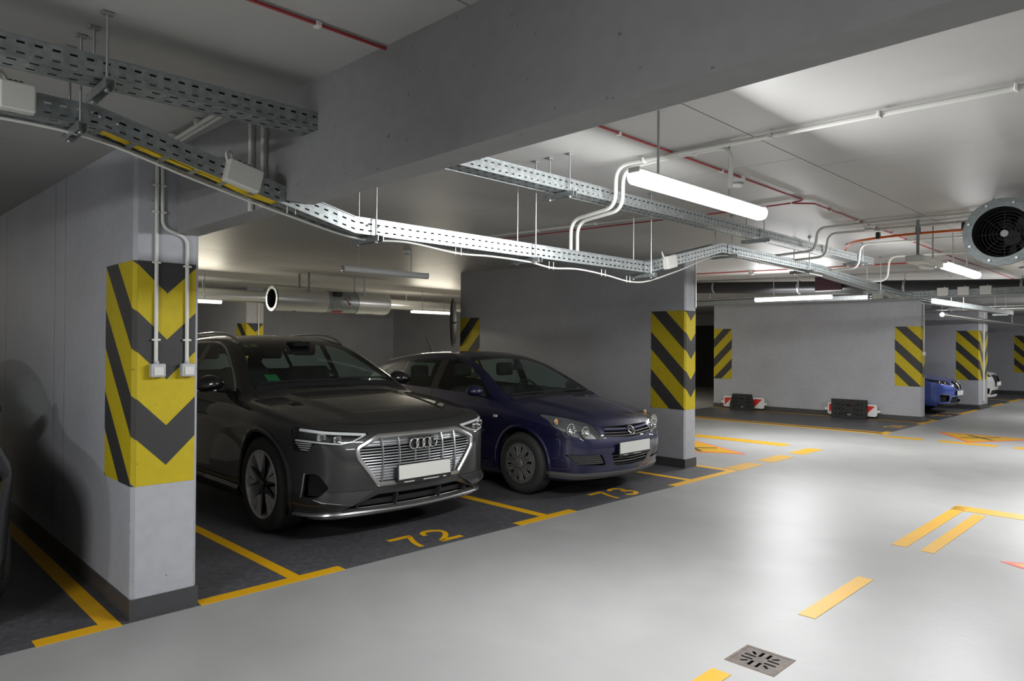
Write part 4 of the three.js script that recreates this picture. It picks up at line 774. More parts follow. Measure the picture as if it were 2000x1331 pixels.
Object.assign(M, {
  cabin: std(lin(0.016, 0.016, 0.017), 0.75), liner: std(lin(0.006, 0.006, 0.006), 0.9),
  glassClear: phys(lin(0.97, 0.98, 0.98), 0.02, { transmission: 1, thickness: 0, ior: 1.5 }),
  glassTint: phys(lin(0.60, 0.72, 0.68), 0.02, { transmission: 1, thickness: 0, ior: 1.5 }),
  chrome: std(lin(0.72, 0.72, 0.71), 0.14, { metalness: 1 }), satin: std(lin(0.50, 0.50, 0.49), 0.3, { metalness: 0.95 }), alloy: std(lin(0.55, 0.55, 0.54), 0.42, { metalness: 0.6 }),
  grillGrey: std(lin(0.30, 0.31, 0.32), 0.35, { metalness: 0.7 }), gloss: phys(lin(0.008, 0.008, 0.009), 0.2, { clearcoat: 1, clearcoatRoughness: 0.03 }),
  plate: std(lin(0.62, 0.62, 0.58), 0.45), lampDark: std(lin(0.02, 0.02, 0.022), 0.3), lampChrome: std(lin(0.75, 0.75, 0.74), 0.16, { metalness: 1 }), lampGrey: std(lin(0.16, 0.165, 0.17), 0.35, { metalness: 0.4 }),
  amber: phys(lin(0.8, 0.32, 0.05), 0.2), drl: std(lin(0.62, 0.63, 0.63), 0.3), cap: std(lin(0.22, 0.22, 0.215), 0.38, { metalness: 0.6 }), greenSticker: std(lin(0.02, 0.34, 0.10), 0.5), limeSticker: std(lin(0.42, 0.5, 0.03), 0.5), lightRed: phys(lin(0.3, 0.01, 0.01), 0.15, { clearcoat: 1 }),
});

// ---------------------------------------------------------------- dark grey electric SUV in bay 72
function glazed(car, name, tri, mat, parent) { return mesh(name, panelGeometry(tri), mat, parent); }
function bothSides(car, name, tri, mat, parent) { const [L, R] = split(tri, (x) => x); const a = mesh(name, panelGeometry(L), mat, parent), b = mesh(name, panelGeometry(R), mat, parent); return [a, b]; }
function archWell(o, s, y, R, x0 = 0.52, x1 = 0.93) {
  for (const k of [-1, 1]) { const g = new THREE.CylinderGeometry(R, R, x1 - x0, 40, 1, true, 0, Math.PI * 2); g.rotateZ(Math.PI / 2); g.translate(k * (x0 + x1) / 2, y, -s); const c = new THREE.CircleGeometry(R, 40); c.rotateY(Math.PI / 2); c.translate(k * x0, y, -s); const p = g.attributes.position; for (let i = 0; i < p.count; i++) if (p.getY(i) < 0.2) p.setY(i, 0.2); const q = c.attributes.position; for (let i = 0; i < q.count; i++) if (q.getY(i) < 0.2) q.setY(i, 0.2); mesh('wheel_well', join([g, c].map(flat)), M.liner, o); }
}
const octagon = (k = 0) => roundOutline([[0.395 - k * 0.4, 0.815 - k], [0.572 - k, 0.738 - k * 0.4], [0.568 - k, 0.660 + k * 0.1], [0.40 - k * 0.5, 0.445 + k], [-0.40 + k * 0.5, 0.445 + k], [-0.568 + k, 0.660 + k * 0.1], [-0.572 + k, 0.738 - k * 0.4], [-0.395 + k * 0.4, 0.815 - k]], 0.022, 4);
function buildSuv() {
  const o = thing('suv', 'dark grey metallic suv with large octagonal chrome grille in bay 72', 'car', [3.5, 0, -4.55]);
  const wp = cubic([[-0.05, 0.44], [0, 0.57], [0.06, 0.70], [0.15, 0.805], [0.3, 0.89], [0.5, 0.938], [0.75, 0.957], [0.95, 0.962], [1.3, 0.948], [2, 0.94], [3, 0.942], [3.6, 0.955], [3.9, 0.965], [4.3, 0.945], [4.6, 0.90], [4.8, 0.82], [4.9, 0.70], [5, 0.5]]);
  const inset = cubic([[0.1, 0.16], [0.18, 0.10], [0.28, 0.042], [0.42, 0.024], [0.6, 0.026], [0.74, 0.016], [0.88, 0.0], [0.97, 0.012], [1.06, 0.045], [1.14, 0.09], [1.25, 0.17]]);
  const wc = cubic([[0.9, 0.89], [1.0, 0.882], [1.12, 0.855], [1.25, 0.79], [1.4, 0.71], [1.55, 0.625], [1.65, 0.57]]);
  const c = {
    length: 4.9, height: 1.65, halfWidth: 0.985,
    top: cubic([[0, 0.80], [0.08, 0.868], [0.2, 0.928], [0.45, 0.985], [0.8, 1.038], [1.2, 1.082], [1.6, 1.112], [2.4, 1.13], [3.4, 1.15], [4.3, 1.165], [4.7, 1.15], [4.9, 1.08]]),
    hoodCrown: s => 0.055, hoodShape: (ax, s) => -0.016 * (1 - sstep(0.40, 0.53, ax - 0.10 * (s - 0.2))) * sstep(0.1, 0.5, s) * (1 - sstep(1.3, 1.6, s)),
    front: cubic([[0.1, 0.20], [0.16, 0.13], [0.22, 0.07], [0.30, 0.035], [0.45, 0.014], [0.6, 0.0], [0.75, 0.012], [0.85, 0.055], [0.95, 0.15]]), frontBow: 0.19,
    rear: cubic([[0.2, 4.72], [0.35, 4.84], [0.6, 4.895], [0.8, 4.9], [1.0, 4.86], [1.15, 4.80], [1.3, 4.72]]), rearBow: 0.12,
    width: (s, y) => wp(s) - inset(y), bottom: cubic([[0, 0.205], [0.5, 0.195], [4.3, 0.22], [4.9, 0.30]]), kHood: 0.06, kSide: 0.075,
    screen: cubic([[0.9, 0.92], [1.0, 1.10], [1.1, 1.275], [1.25, 1.545], [1.4, 1.825], [1.55, 2.14], [1.65, 2.42]]), screenBow: 0.16, screenCos: 0.47,
    roof: cubic([[1.6, 1.50], [1.9, 1.565], [2.2, 1.603], [2.6, 1.624], [3, 1.622], [3.5, 1.59], [4, 1.53], [4.4, 1.465], [4.7, 1.40]]), roofCrown: 0.07,
    back: cubic([[0.9, 4.84], [1.0, 4.82], [1.2, 4.72], [1.4, 4.55], [1.5, 4.45]]), backBow: 0.1, backCos: 0.8,
    cabin: (s, y) => wc(y) - 0.09 * Math.max(0, s - 3.4) ** 1.2 * 0.9, kCabin: 0.09, kJoin: 0.035, cabinFloor: 0.92,
  };
  const car = new CarBody(c, 0.026), body = paint(0.018, 0.0179, 0.0174);
  // openings
  for (const s of [0.93, 3.858]) car.take((x, y, t) => Math.max(Math.hypot(t - s, y - 0.40) - 0.438, 0.5 - Math.abs(x)));
  car.take(frontRegion(octagon(0.012), 0.5));
  const hlP = roundOutline([[0.46, 0.842, 0.005], [0.93, 0.897], [0.955, 0.79], [0.925, 0.715], [0.872, 0.715], [0.85, 0.780], [0.69, 0.764], [0.58, 0.786]], 0.012, 3);
  const lens = car.take(frontRegion(hlP, 0.43), 0.003);
  const inP = roundOutline([[-0.1, 0.362], [0.39, 0.366], [0.56, 0.305], [0.66, 0.272], [0.68, 0.247], [-0.1, 0.247]], 0.01, 3);
  car.take(frontRegion(inP, 0.6));
  const fogP = roundOutline([[0.872, 0.546], [0.825, 0.550], [0.765, 0.445], [0.83, 0.372], [0.882, 0.362]], 0.02, 4);
  car.take(frontRegion(fogP, 0.7));
  const ws = car.take((x, y, s) => Math.max(polyDist([[-0.1, 1.125], [0.70, 1.14], [0.765, 1.165], [0.575, 1.525], [0.52, 1.552], [-0.1, 1.566]], Math.abs(x), y), s - 2.5, 1.1 - s), 0.002);
  const DLO = [[1.66, 1.128], [2.02, 1.335], [2.32, 1.468], [2.55, 1.518], [2.9, 1.530], [3.4, 1.505], [3.9, 1.44], [4.25, 1.365], [4.42, 1.30], [4.36, 1.22], [3.9, 1.185], [2.6, 1.15]];
  const win = car.take(sideRegion(roundOutline(DLO, 0.03, 4), 0.5), 0.002);
  const rw = car.take((x, y, s) => Math.max(polyDist([[-0.1, 1.17], [0.62, 1.18], [0.55, 1.40], [-0.1, 1.42]], Math.abs(x), y), 4.2 - s), 0.002);
  car.keepLiner();
  // panels
  const hood = car.take(topRegion([[-0.1, 0.125], [0.42, 0.165], [0.60, 0.225], [0.70, 0.33], [0.745, 0.6], [0.775, 1.0], [0.80, 1.36], [-0.1, 1.42]], 0.845), 0.0045);
  const bump = car.take((x, y, s) => Math.max(polyDist([[-0.3, 0.82], [0.30, 0.80], [0.52, 0.74], [0.60, 0.52], [0.62, 0.1], [-0.3, 0.1]], s, y)), 0.0025);
  const d1 = car.take(sideRegion(roundOutline([[1.58, 0.36], [1.50, 0.7], [1.56, 1.00], [1.70, 1.14], [2.04, 1.36], [2.76, 1.60], [2.76, 0.36]], 0.05), 0.58), 0.004);
  const d2 = car.take(sideRegion(roundOutline([[2.765, 0.36], [2.765, 1.60], [3.7, 1.50], [3.82, 1.15], [3.62, 0.85], [3.42, 0.62], [3.36, 0.36]], 0.05), 0.58), 0.004);
  mesh('body_shell', panelGeometry(car.m), body, o);
  mesh('bonnet', panelGeometry(hood), body, o);
  { // the blades under the corner inlets: cut from the bumper and tipped outwards
    const blP = roundOutline([[0.835, 0.362], [0.785, 0.412], [0.42, 0.408], [0.60, 0.312], [0.80, 0.345]], 0.006, 2), [blade, rest] = cut(bump, frontRegion(blP, 0.7));
    mesh('front_bumper', panelGeometry(rest), body, o);
    for (let i = 0; i < blade.p.length; i += 3) { const d = 0.004 + 0.30 * clamp(0.412 - blade.p[i + 1], 0, 0.12); for (let k = 0; k < 3; k++) blade.p[i + k] += blade.n[i + k] * d; }
    for (const tri of split(blade, x => x)) { const g = panelGeometry(tri); g.deleteAttribute('normal'); const w = mergeVertices(g, 1e-4); w.computeVertexNormals(); mesh('bumper_blade', w, body, o); }
  }
  bothSides(car, 'front_door', d1, body, o); bothSides(car, 'rear_door', d2, body, o);
  mesh('inner_lining', panelGeometry(car.liner, -0.014), M.liner, o);
  mesh('windscreen', panelGeometry(ws), M.glassTint, o).userData.label = 'raked windscreen';
  mesh('rear_window', panelGeometry(rw), M.glassTint, o);
  { // side glass split by the black pillars
    let rest = win; for (const [a, b, nm] of [[0, 2.70, 'front_side_window'], [2.70, 2.82, 'window_pillar'], [2.82, 3.70, 'rear_side_window'], [3.70, 3.78, 'window_pillar'], [3.78, 6, 'quarter_window']]) { const [I, O] = cut(rest, (x, y, s) => Math.max(a - s, s - b), 1); rest = O; bothSides(car, nm, I, nm === 'window_pillar' ? M.gloss : M.glassTint, o); }
  }
  // bright window line
  for (const k of [-1, 1]) mesh('chrome_window_trim', band(along(spline([[1.62, 1.105, 0], ...DLO.slice(0, 9).map(([a, b]) => [a - 0.012, b + 0.018, 0])], 90).map(p => [p.x, p.y]), 0.03).map(([s, y]) => car.side(s, y, k)), halfRound(0.02, 0.008)), M.chrome, o);
  // grille
  const gr = new THREE.Group(); gr.name = 'grille'; o.add(gr);
  mesh('frame', band(along(octagon(0), 0.02, true).map(([x, y]) => car.front(x, y, 0.0)), [[-0.021, -0.03], [-0.021, 0.006], [-0.012, 0.016], [0.006, 0.018], [0.017, 0.008], [0.021, -0.03]], true), M.satin, gr);
  const oc = octagon(0.014), widthAt = y => { let w = 0; for (let i = 0; i < oc.length; i++) { const a = oc[i], b = oc[(i + 1) % oc.length]; if ((a[1] - y) * (b[1] - y) <= 0 && a[1] !== b[1]) w = Math.max(w, mix(a[0], b[0], (y - a[1]) / (b[1] - a[1]))); } return w; };
  mesh('dark_backing', filler(octagon(-0.004), (x, y) => car.front(x, y, -0.06).p), M.liner, gr);
  const clip = (P, lo, hi) => clipPoly(clipPoly(P, p => p[1] - lo), p => hi - p[1]);
  mesh('closed_slats', filler(clip(octagon(0.004), 0.752, 0.9), (x, y) => car.front(x, y, -0.024).p, 0.02), M.grillGrey, gr); mesh('closed_slats', filler(clip(octagon(0.004), 0.3, 0.575), (x, y) => car.front(x, y, -0.024).p, 0.02), M.grillGrey, gr);
  for (let y = 0.474; y < 0.802; y += 0.0225) { const w = widthAt(y); if (w > 0.05) mesh('slat', band(along([[-w, y], [w, y]], 0.045).map(([x, q]) => car.front(x, q, -0.016)), [[-0.0046, -0.012], [-0.0046, 0.001], [0.003, 0.004], [0.0046, -0.012]]), M.grillGrey, gr); }
  for (const x of [-0.365, -0.218, 0.218, 0.365]) mesh('upright_bar', band(along([[x, 0.462], [x, 0.80]], 0.03).map(([q, y]) => car.front(q, y, -0.010)), halfRound(0.015, 0.014)), M.satin, gr);
  for (const x of [-0.07, 0.07]) mesh('upright_bar', band(along([[x, 0.60], [x, 0.70]], 0.03).map(([q, y]) => car.front(q, y, -0.010)), halfRound(0.012, 0.012)), M.satin, gr);
  const em = new THREE.Group(); em.name = 'ring_emblem'; o.add(em);
  const back = car.front(0, 0.735, 0.004).p; mesh('emblem_base', at(rbox(0.25, 0.105, 0.03, 0.012), 0, 0.735, back.z - 0.02), M.gloss, em);
  for (let i = 0; i < 4; i++) { const x = (i - 1.5) * 0.0625, h = car.front(x, 0.735, 0.018); mesh('ring', at(new THREE.TorusGeometry(0.041, 0.0062, 10, 40), h.p.x, h.p.y, h.p.z), M.chrome, em); }
  // number plate, left blank
  { const h = car.front(0, 0.53, 0.012), pl = new THREE.Group(); pl.name = 'number_plate'; pl.position.set(0.01, 0.517, h.p.z + 0.012); pl.rotation.x = -0.04; o.add(pl); mesh('plate_holder', at(rbox(0.545, 0.158, 0.012, 0.006), 0, -0.012, -0.006), M.black, pl); mesh('blank_plate', at(rbox(0.522, 0.112, 0.005, 0.002), 0, 0.006, 0.003), M.plate, pl); for (const [x, w] of [[-0.16, 0.10], [0.06, 0.16], [0.2, 0.035]]) mesh('holder_print', at(rbox(w, 0.007, 0.001, 0.0004), x, -0.073, 0.0008), M.pvc, pl); }
  // headlights
  const [lensA, lensB] = split(lens, x => x);
  [[-1, lensA], [1, lensB]].forEach(([k, tri]) => {
    const g = new THREE.Group(); g.name = 'headlight'; o.add(g);
    const F = (x, y, d) => car.front(k * x, y, d);
    mesh('lens_cover', panelGeometry(tri), M.glassClear, g);
    mesh('housing', filler(hlP.map(([x, y]) => [Math.min(x, 0.922), y]), (x, y) => F(x, y, -0.045).p, 0.018), M.lampDark, g); mesh('housing_wall', band(along(hlP.map(([x, y]) => [Math.min(x, 0.922), y]), 0.02, true).map(([x, y]) => F(x, y, 0)), [[0, -0.05], [0.001, -0.003]], true), M.lampDark, g);
    const strip = (P, w, h, m, d) => mesh('light_strip', band(along(P, 0.02).map(([x, y]) => F(x, y, d)), halfRound(w, h)), m, g);
    strip([[0.48, 0.839], [0.70, 0.860], [0.905, 0.882]], 0.024, 0.009, M.drl, -0.012); strip([[0.50, 0.830], [0.60, 0.790], [0.69, 0.774], [0.85, 0.789], [0.915, 0.794]], 0.013, 0.007, M.drl, -0.012);
    for (let i = 0; i < 4; i++) strip([[0.862, 0.774 - i * 0.0165], [0.912 - i * 0.006, 0.774 - i * 0.0165]], 0.0055, 0.005, M.drl, -0.01);
    for (const [x, y, w] of [[0.815, 0.834, 0.078], [0.705, 0.818, 0.070]]) { const h = F(x, y, -0.03), pr = new THREE.Group(); mesh('projector_frame', at(rbox(w, 0.054, 0.03, 0.012), h.p.x, h.p.y, h.p.z), M.lampChrome, g); const l = new THREE.SphereGeometry(0.025, 20, 14); l.scale(1.1, 1, 0.7); mesh('projector_lens', at(l, h.p.x + k * 0.004, h.p.y, h.p.z + 0.018), M.glassClear, g); mesh('projector_bowl', at(new THREE.CircleGeometry(0.018, 20), h.p.x + k * 0.004, h.p.y, h.p.z + 0.0158), M.lampDark, g); }
  });
  // lower intake, its struts, the bright lip and the skid plate
  mesh('lower_intake', filler([[-0.69, 0.24], [-0.66, 0.28], [-0.39, 0.372], [0.39, 0.372], [0.66, 0.28], [0.69, 0.24]], (x, y) => car.front(x, y, -0.085).p, 0.02), M.liner, o);
  mesh('intake_shelf', band(along([[-0.64, 0.285], [0.64, 0.285]], 0.03).map(([x, y]) => car.front(x, y, -0.05)), rectProf(0.045, -0.03, 0.0)), M.black, o);
  for (const x of [-0.55, -0.22, 0.22, 0.55]) mesh('intake_strut', band(along([[x, 0.255], [x, Math.min(0.36, 0.36 - Math.max(0, Math.abs(x) - 0.39) * 0.36)]], 0.03).map(([q, y]) => car.front(q, y, -0.012)), rectProf(0.016, -0.06, 0.004)), M.blackMatte, o);
  mesh('chrome_lip', band(along(spline([[-0.865, 0.222, 0], [-0.80, 0.236, 0], [-0.6, 0.242, 0], [0, 0.236, 0], [0.6, 0.242, 0], [0.80, 0.236, 0], [0.865, 0.222, 0]], 50).map(p => [p.x, p.y]), 0.03).map(([x, y]) => car.front(x, y, 0.004)), [[-0.014, -0.03], [-0.014, 0.01], [-0.004, 0.02], [0.012, 0.012], [0.014, -0.03]]), M.satin, o);
  mesh('skid_plate', band(along([[-0.82, 0.208], [0, 0.207], [0.82, 0.208]], 0.03).map(([x, y]) => car.front(x, y, 0.0)), [[-0.02, -0.05], [-0.018, 0.006], [0.014, 0.012], [0.016, -0.05]]), M.satin, o);
  // corner air inlets with their blades
  for (const k of [-1, 1]) {
    mesh('corner_inlet', filler(fogP, (x, y) => car.front(k * x, y, -0.06).p, 0.015), M.liner, o);
    mesh('inlet_edge', band(along([[0.874, 0.55], [0.886, 0.365]], 0.02).map(([x, y]) => car.front(k * x, y, 0.001)), halfRound(0.012, 0.006)), M.satin, o);
    mesh('blade_edge', band(along([[0.835, 0.362], [0.80, 0.344], [0.60, 0.311]], 0.02).map(([x, y]) => car.front(k * x, y, 0.024)), halfRound(0.010, 0.006)), M.satin, o);
    // wheel arch moulding
    const arc = []; for (let i = 0; i <= 44; i++) { const a = -0.42 + (Math.PI + 0.84) * i / 44; arc.push([0.93 - 0.44 * Math.cos(a), 0.40 + 0.44 * Math.sin(a)]); }
    for (const ds of [0, 2.928]) { const pts = arc.map(([s, y]) => [s + ds, Math.max(0.235, y)]); mesh('arch_moulding', band(pts.map(([s, y]) => car.side(s, y, k, 0.001)), [[-0.022, -0.05], [-0.022, 0.006], [0.0, 0.013], [0.024, 0.004], [0.024, -0.01]]), body, o); }
    mesh('side_sill', band(along([[1.40, 0.27], [3.40, 0.28]], 0.06).map(([s, y]) => car.side(s, y, k, 0.0)), [[-0.05, -0.05], [-0.05, 0.012], [0.02, 0.026], [0.045, 0.002]]), body, o);
    // roof rail
    const rail = spline([[2.22, 0], [2.30, 0.026], [2.5, 0.044], [3.0, 0.05], [3.6, 0.046], [4.05, 0.03], [4.2, 0]].map(([s, h]) => { const q = car.up(k * (0.565 - 0.03 * Math.max(0, s - 3)), s); return [q.p.x, q.p.y + h, q.p.z]; }), 40); mesh('roof_rail', tubeAlong(rail, 0.014, 10), M.chrome, o);
    // door mirror
    const mg = new THREE.Group(); mg.name = 'door_mirror'; o.add(mg); const mp = car.side(1.80, 1.10, k).p;
    const shell = new THREE.SphereGeometry(1, 28, 18), q = shell.attributes.position; for (let i = 0; i < q.count; i++) { let X = q.getX(i), Y = q.getY(i), Z = q.getZ(i); q.setXYZ(i, X * 0.132 * (1 - 0.12 * Y), (Y < 0 ? Y * 0.064 : Y * 0.085) - 0.01 * X * k, (Z > 0 ? Z * 0.10 : Z * 0.028)); } shell.computeVertexNormals();
    mesh('mirror_shell', at(shell, k * 1.03, 1.165, mp.z + 0.02), M.gloss, mg); mesh('mirror_arm', bar([mp.x - k * 0.02, 1.10, mp.z + 0.02], [k * 1.0, 1.125, mp.z + 0.03], 0.022, 12), M.gloss, mg); mesh('mirror_glass', at(new THREE.SphereGeometry(1, 20, 12).scale(0.10, 0.058, 0.004), k * 1.03, 1.165, mp.z - 0.012), M.chrome, mg); mesh('mirror_strip', bar([k * 0.98, 1.112, mp.z + 0.07], [k * 1.14, 1.118, mp.z + 0.045], 0.006, 8), M.satin, mg);
    // door handles
    for (const s of [2.45, 3.45]) mesh('door_handle', band(along([[s, 0.985], [s + 0.2, 0.99]], 0.02).map(([t, y]) => car.side(t, y, k, 0.014)), halfRound(0.026, 0.012)), body, o);
    mesh('tail_light', band(along([[4.62, 1.02], [4.84, 1.02]], 0.02).map(([t, y]) => car.side(t, y, k, 0.002)), rectProf(0.09, -0.01, 0.004)), M.lightRed, o);
  }
  // cowl and wipers
  mesh('cowl', band(along([[-0.76, 1.40], [-0.4, 1.37], [0, 1.355], [0.4, 1.37], [0.76, 1.40]], 0.05).map(([x, s]) => { const h = car.up(x, s + 0.03, 0.002); return h; }), rectProf(0.07, -0.01, 0.004)), M.blackMatte, o);
  for (const [a, b] of [[[-0.70, 1.45], [0.02, 1.395]], [[-0.02, 1.41], [0.66, 1.47]]]) mesh('wiper', tubeAlong([0, 0.25, 0.5, 0.75, 1].map(t => { const h = car.up(mix(a[0], b[0], t), mix(a[1], b[1], t) + 0.02, 0.014); return h.p; }), 0.008, 8), M.blackMatte, o);
  // stickers inside the screen
  const stick = (nm, x0, x1, y0, y1, m) => mesh(nm, filler([[x0, y0], [x1, y0], [x1, y1], [x0, y1]], (x, y) => car.front(x, y, -0.006).p, 0.02), m, o);
  stick('green_sticker', -0.60, -0.49, 1.20, 1.255, M.greenSticker); stick('lime_sticker', -0.545, -0.51, 1.505, 1.528, M.limeSticker); stick('lime_sticker', -0.48, -0.42, 1.508, 1.530, M.limeSticker);
  cabin(o, { seat: 2.35, floor: 0.42, dash: 1.60, dashY: 1.11, w: 0.72, mirrorY: 1.46, mirrorS: 2.12 });
  mesh('sensor_box', at(rbox(0.2, 0.05, 0.16, 0.02), 0, 1.53, -2.10), M.cabin, o);
  for (const s of [0.93, 3.858]) archWell(o, s, 0.40, 0.452, 0.50, 0.90);
  // wheels
  const face = (w, R, r, wd) => {
    for (let i = 0; i < 5; i++) { const t = i * 2 * Math.PI / 5 + 0.5;
      mesh('spoke', bladeGeometry([[0.05, t - 0.5], [0.05, t + 0.5], [r - 0.012, t + 0.32], [r - 0.012, t - 0.32]], -wd / 2 + 0.028, 0.02), M.gloss, w);
      mesh('spoke_facet', bladeGeometry([[0.105, t + 0.03], [r - 0.006, t + 0.045], [r - 0.006, t + 0.34], [0.20, t + 0.27], [0.13, t + 0.16]], -wd / 2 + 0.012, 0.012), M.alloy, w);
      mesh('spoke_facet', bladeGeometry([[0.105, t - 0.03], [0.13, t - 0.16], [0.20, t - 0.27], [r - 0.006, t - 0.34], [r - 0.006, t - 0.045]], -wd / 2 + 0.012, 0.012), M.alloy, w); }
    mesh('hub_cap', latheX([[0, -wd / 2 + 0.012], [0.026, -wd / 2 + 0.013], [0.032, -wd / 2 + 0.022], [0.034, 0]], 28), M.gloss, w);
  };
  for (const s of [0.93, 3.858]) for (const k of [-1, 1]) { const w = new THREE.Group(); w.name = 'wheel'; w.position.set(k * (0.945 - 0.13), 0.388, -s); if (k > 0) w.rotation.y = Math.PI; o.add(w); wheelParts(w, 0.388, 0.272, 0.255, face, { rim: M.alloy }); }
  return o;
}
buildSuv();

// ---------------------------------------------------------------- dark blue hatchback in bay 73
function buildHatch() {
  const o = thing('hatchback', 'dark blue five door hatchback in bay 73', 'car', [6.0, 0, -4.25]);
  const wp = cubic([[-0.05, 0.36], [0, 0.48], [0.06, 0.60], [0.15, 0.705], [0.3, 0.795], [0.5, 0.848], [0.8, 0.873], [1.2, 0.868], [2, 0.866], [3, 0.868], [3.5, 0.874], [3.8, 0.845], [4.1, 0.74], [4.25, 0.55]]);
  const inset = cubic([[0.1, 0.14], [0.2, 0.065], [0.3, 0.028], [0.45, 0.016], [0.6, 0.014], [0.75, 0.0], [0.84, 0.012], [0.93, 0.05], [1.02, 0.11], [1.15, 0.22]]);
  const wc = cubic([[0.8, 0.835], [0.88, 0.825], [0.97, 0.80], [1.08, 0.755], [1.2, 0.69], [1.35, 0.60], [1.45, 0.53]]);
  const c = {
    length: 4.25, height: 1.48, halfWidth: 0.9,
    top: cubic([[0, 0.68], [0.1, 0.752], [0.25, 0.812], [0.5, 0.872], [0.8, 0.927], [1.05, 0.962], [1.3, 0.982], [2, 0.988], [3, 1.01], [3.8, 1.03], [4.1, 0.99]]),
    hoodCrown: s => 0.09, hoodShape: (ax, s) => -0.012 * (1 - sstep(0.26, 0.40, ax - 0.18 * (s - 0.1))) * sstep(0.05, 0.3, s) * (1 - sstep(0.95, 1.2, s)),
    front: cubic([[0.1, 0.22], [0.18, 0.11], [0.26, 0.05], [0.36, 0.02], [0.46, 0.004], [0.54, 0.004], [0.62, 0.028], [0.70, 0.07], [0.78, 0.15], [0.86, 0.28]]), frontBow: 0.27,
    rear: cubic([[0.2, 4.1], [0.4, 4.22], [0.6, 4.25], [0.8, 4.22], [1.0, 4.14], [1.15, 4.05]]), rearBow: 0.15,
    width: (s, y) => wp(s) - inset(y), bottom: cubic([[0, 0.19], [0.5, 0.175], [3.8, 0.19], [4.25, 0.28]]), kHood: 0.07, kSide: 0.08,
    screen: cubic([[0.75, 0.66], [0.85, 0.80], [0.95, 0.985], [1.1, 1.275], [1.25, 1.575], [1.38, 1.875], [1.46, 2.14]]), screenBow: 0.18, screenCos: 0.46,
    roof: cubic([[1.3, 1.33], [1.55, 1.385], [1.8, 1.425], [2.1, 1.452], [2.5, 1.46], [3, 1.44], [3.5, 1.385], [3.9, 1.32]]), roofCrown: 0.08,
    back: cubic([[0.8, 4.26], [0.9, 4.2], [1.05, 4.1], [1.2, 3.98], [1.35, 3.82]]), backBow: 0.12, backCos: 0.78,
    cabin: (s, y) => wc(y) - 0.12 * Math.max(0, s - 2.9) ** 1.3, kCabin: 0.10, kJoin: 0.035, cabinFloor: 0.8,
  };
  const car = new CarBody(c, 0.025), body = paint(0.0032, 0.0038, 0.040, { metalness: 0.3 });
  for (const s of [0.81, 3.5]) car.take((x, y, t) => Math.max(Math.hypot(t - s, y - 0.335) - 0.358, 0.45 - Math.abs(x)));
  const grP = roundOutline([[-0.1, 0.712], [0.36, 0.712], [0.415, 0.622], [-0.1, 0.592]], 0.01, 3); car.take(frontRegion(grP, 0.5));
  const hlP = roundOutline([[0.805, 0.836], [0.74, 0.832], [0.63, 0.800], [0.50, 0.752], [0.412, 0.615], [0.44, 0.602], [0.62, 0.612], [0.745, 0.64], [0.83, 0.73]], 0.03, 4);
  const lens = car.take(frontRegion(hlP, 0.75), 0.003);
  const lowP = roundOutline([[-0.1, 0.462], [0.335, 0.458], [0.262, 0.325], [-0.1, 0.308]], 0.02, 4); car.take(frontRegion(lowP, 0.5));
  const fogP = roundOutline([[0.775, 0.462], [0.455, 0.452], [0.385, 0.345], [0.42, 0.335], [0.70, 0.362]], 0.025, 4); car.take(frontRegion(fogP, 0.6));
  const ws = car.take((x, y, s) => Math.max(polyDist([[-0.1, 0.985], [0.60, 0.995], [0.70, 1.015], [0.525, 1.36], [0.47, 1.388], [-0.1, 1.402]], Math.abs(x), y), s - 2.3, 0.8 - s), 0.002);
  const DLO = [[1.32, 0.985], [1.62, 1.175], [1.88, 1.305], [2.12, 1.355], [2.6, 1.365], [3.1, 1.325], [3.45, 1.255], [3.66, 1.15], [3.60, 1.085], [3.0, 1.04], [2.0, 1.005]];
  const win = car.take(sideRegion(roundOutline(DLO, 0.03, 4), 0.45), 0.002);
  const rw = car.take((x, y, s) => Math.max(polyDist([[-0.1, 1.06], [0.52, 1.07], [0.46, 1.28], [-0.1, 1.30]], Math.abs(x), y), 3.7 - s), 0.002);
  car.keepLiner();
  const hood = car.take(topRegion([[-0.1, 0.062], [0.36, 0.10], [0.47, 0.19], [0.58, 0.33], [0.69, 0.52], [0.745, 0.80], [0.76, 1.06], [-0.1, 1.06]], 0.715), 0.004);
  const bump = car.take((x, y, s) => polyDist([[-0.3, 0.60], [0.16, 0.60], [0.45, 0.64], [0.60, 0.66], [0.60, 0.1], [-0.3, 0.1]], s, y), 0.0025);
  const d1 = car.take(sideRegion(roundOutline([[1.28, 0.30], [1.24, 0.6], [1.30, 0.93], [1.62, 1.20], [2.34, 1.43], [2.34, 0.30]], 0.05), 0.5), 0.004);
  const d2 = car.take(sideRegion(roundOutline([[2.345, 0.30], [2.345, 1.43], [3.1, 1.38], [3.42, 1.05], [3.30, 0.78], [3.12, 0.6], [3.06, 0.30]], 0.05), 0.5), 0.004);
  mesh('body_shell', panelGeometry(car.m), body, o); mesh('bonnet', panelGeometry(hood), body, o); mesh('front_bumper', panelGeometry(bump), body, o);
  bothSides(car, 'front_door', d1, body, o); bothSides(car, 'rear_door', d2, body, o);
  mesh('inner_lining', panelGeometry(car.liner, -0.014), M.liner, o);
  mesh('windscreen', panelGeometry(ws), M.glassTint, o).userData.label = 'raked windscreen'; mesh('rear_window', panelGeometry(rw), M.glassTint, o);
  { let rest = win; for (const [a, b, nm] of [[0, 2.27, 'front_side_window'], [2.27, 2.40, 'window_pillar'], [2.40, 3.06, 'rear_side_window'], [3.06, 3.10, 'window_pillar'], [3.10, 6, 'quarter_window']]) { const [I, O] = cut(rest, (x, y, s) => Math.max(a - s, s - b), 1); rest = O; bothSides(car, nm, I, nm === 'window_pillar' ? M.gloss : M.glassTint, o); } }
  // upper grille: painted bar, two chrome strips and the round badge
  const gr = new THREE.Group(); gr.name = 'grille'; o.add(gr);
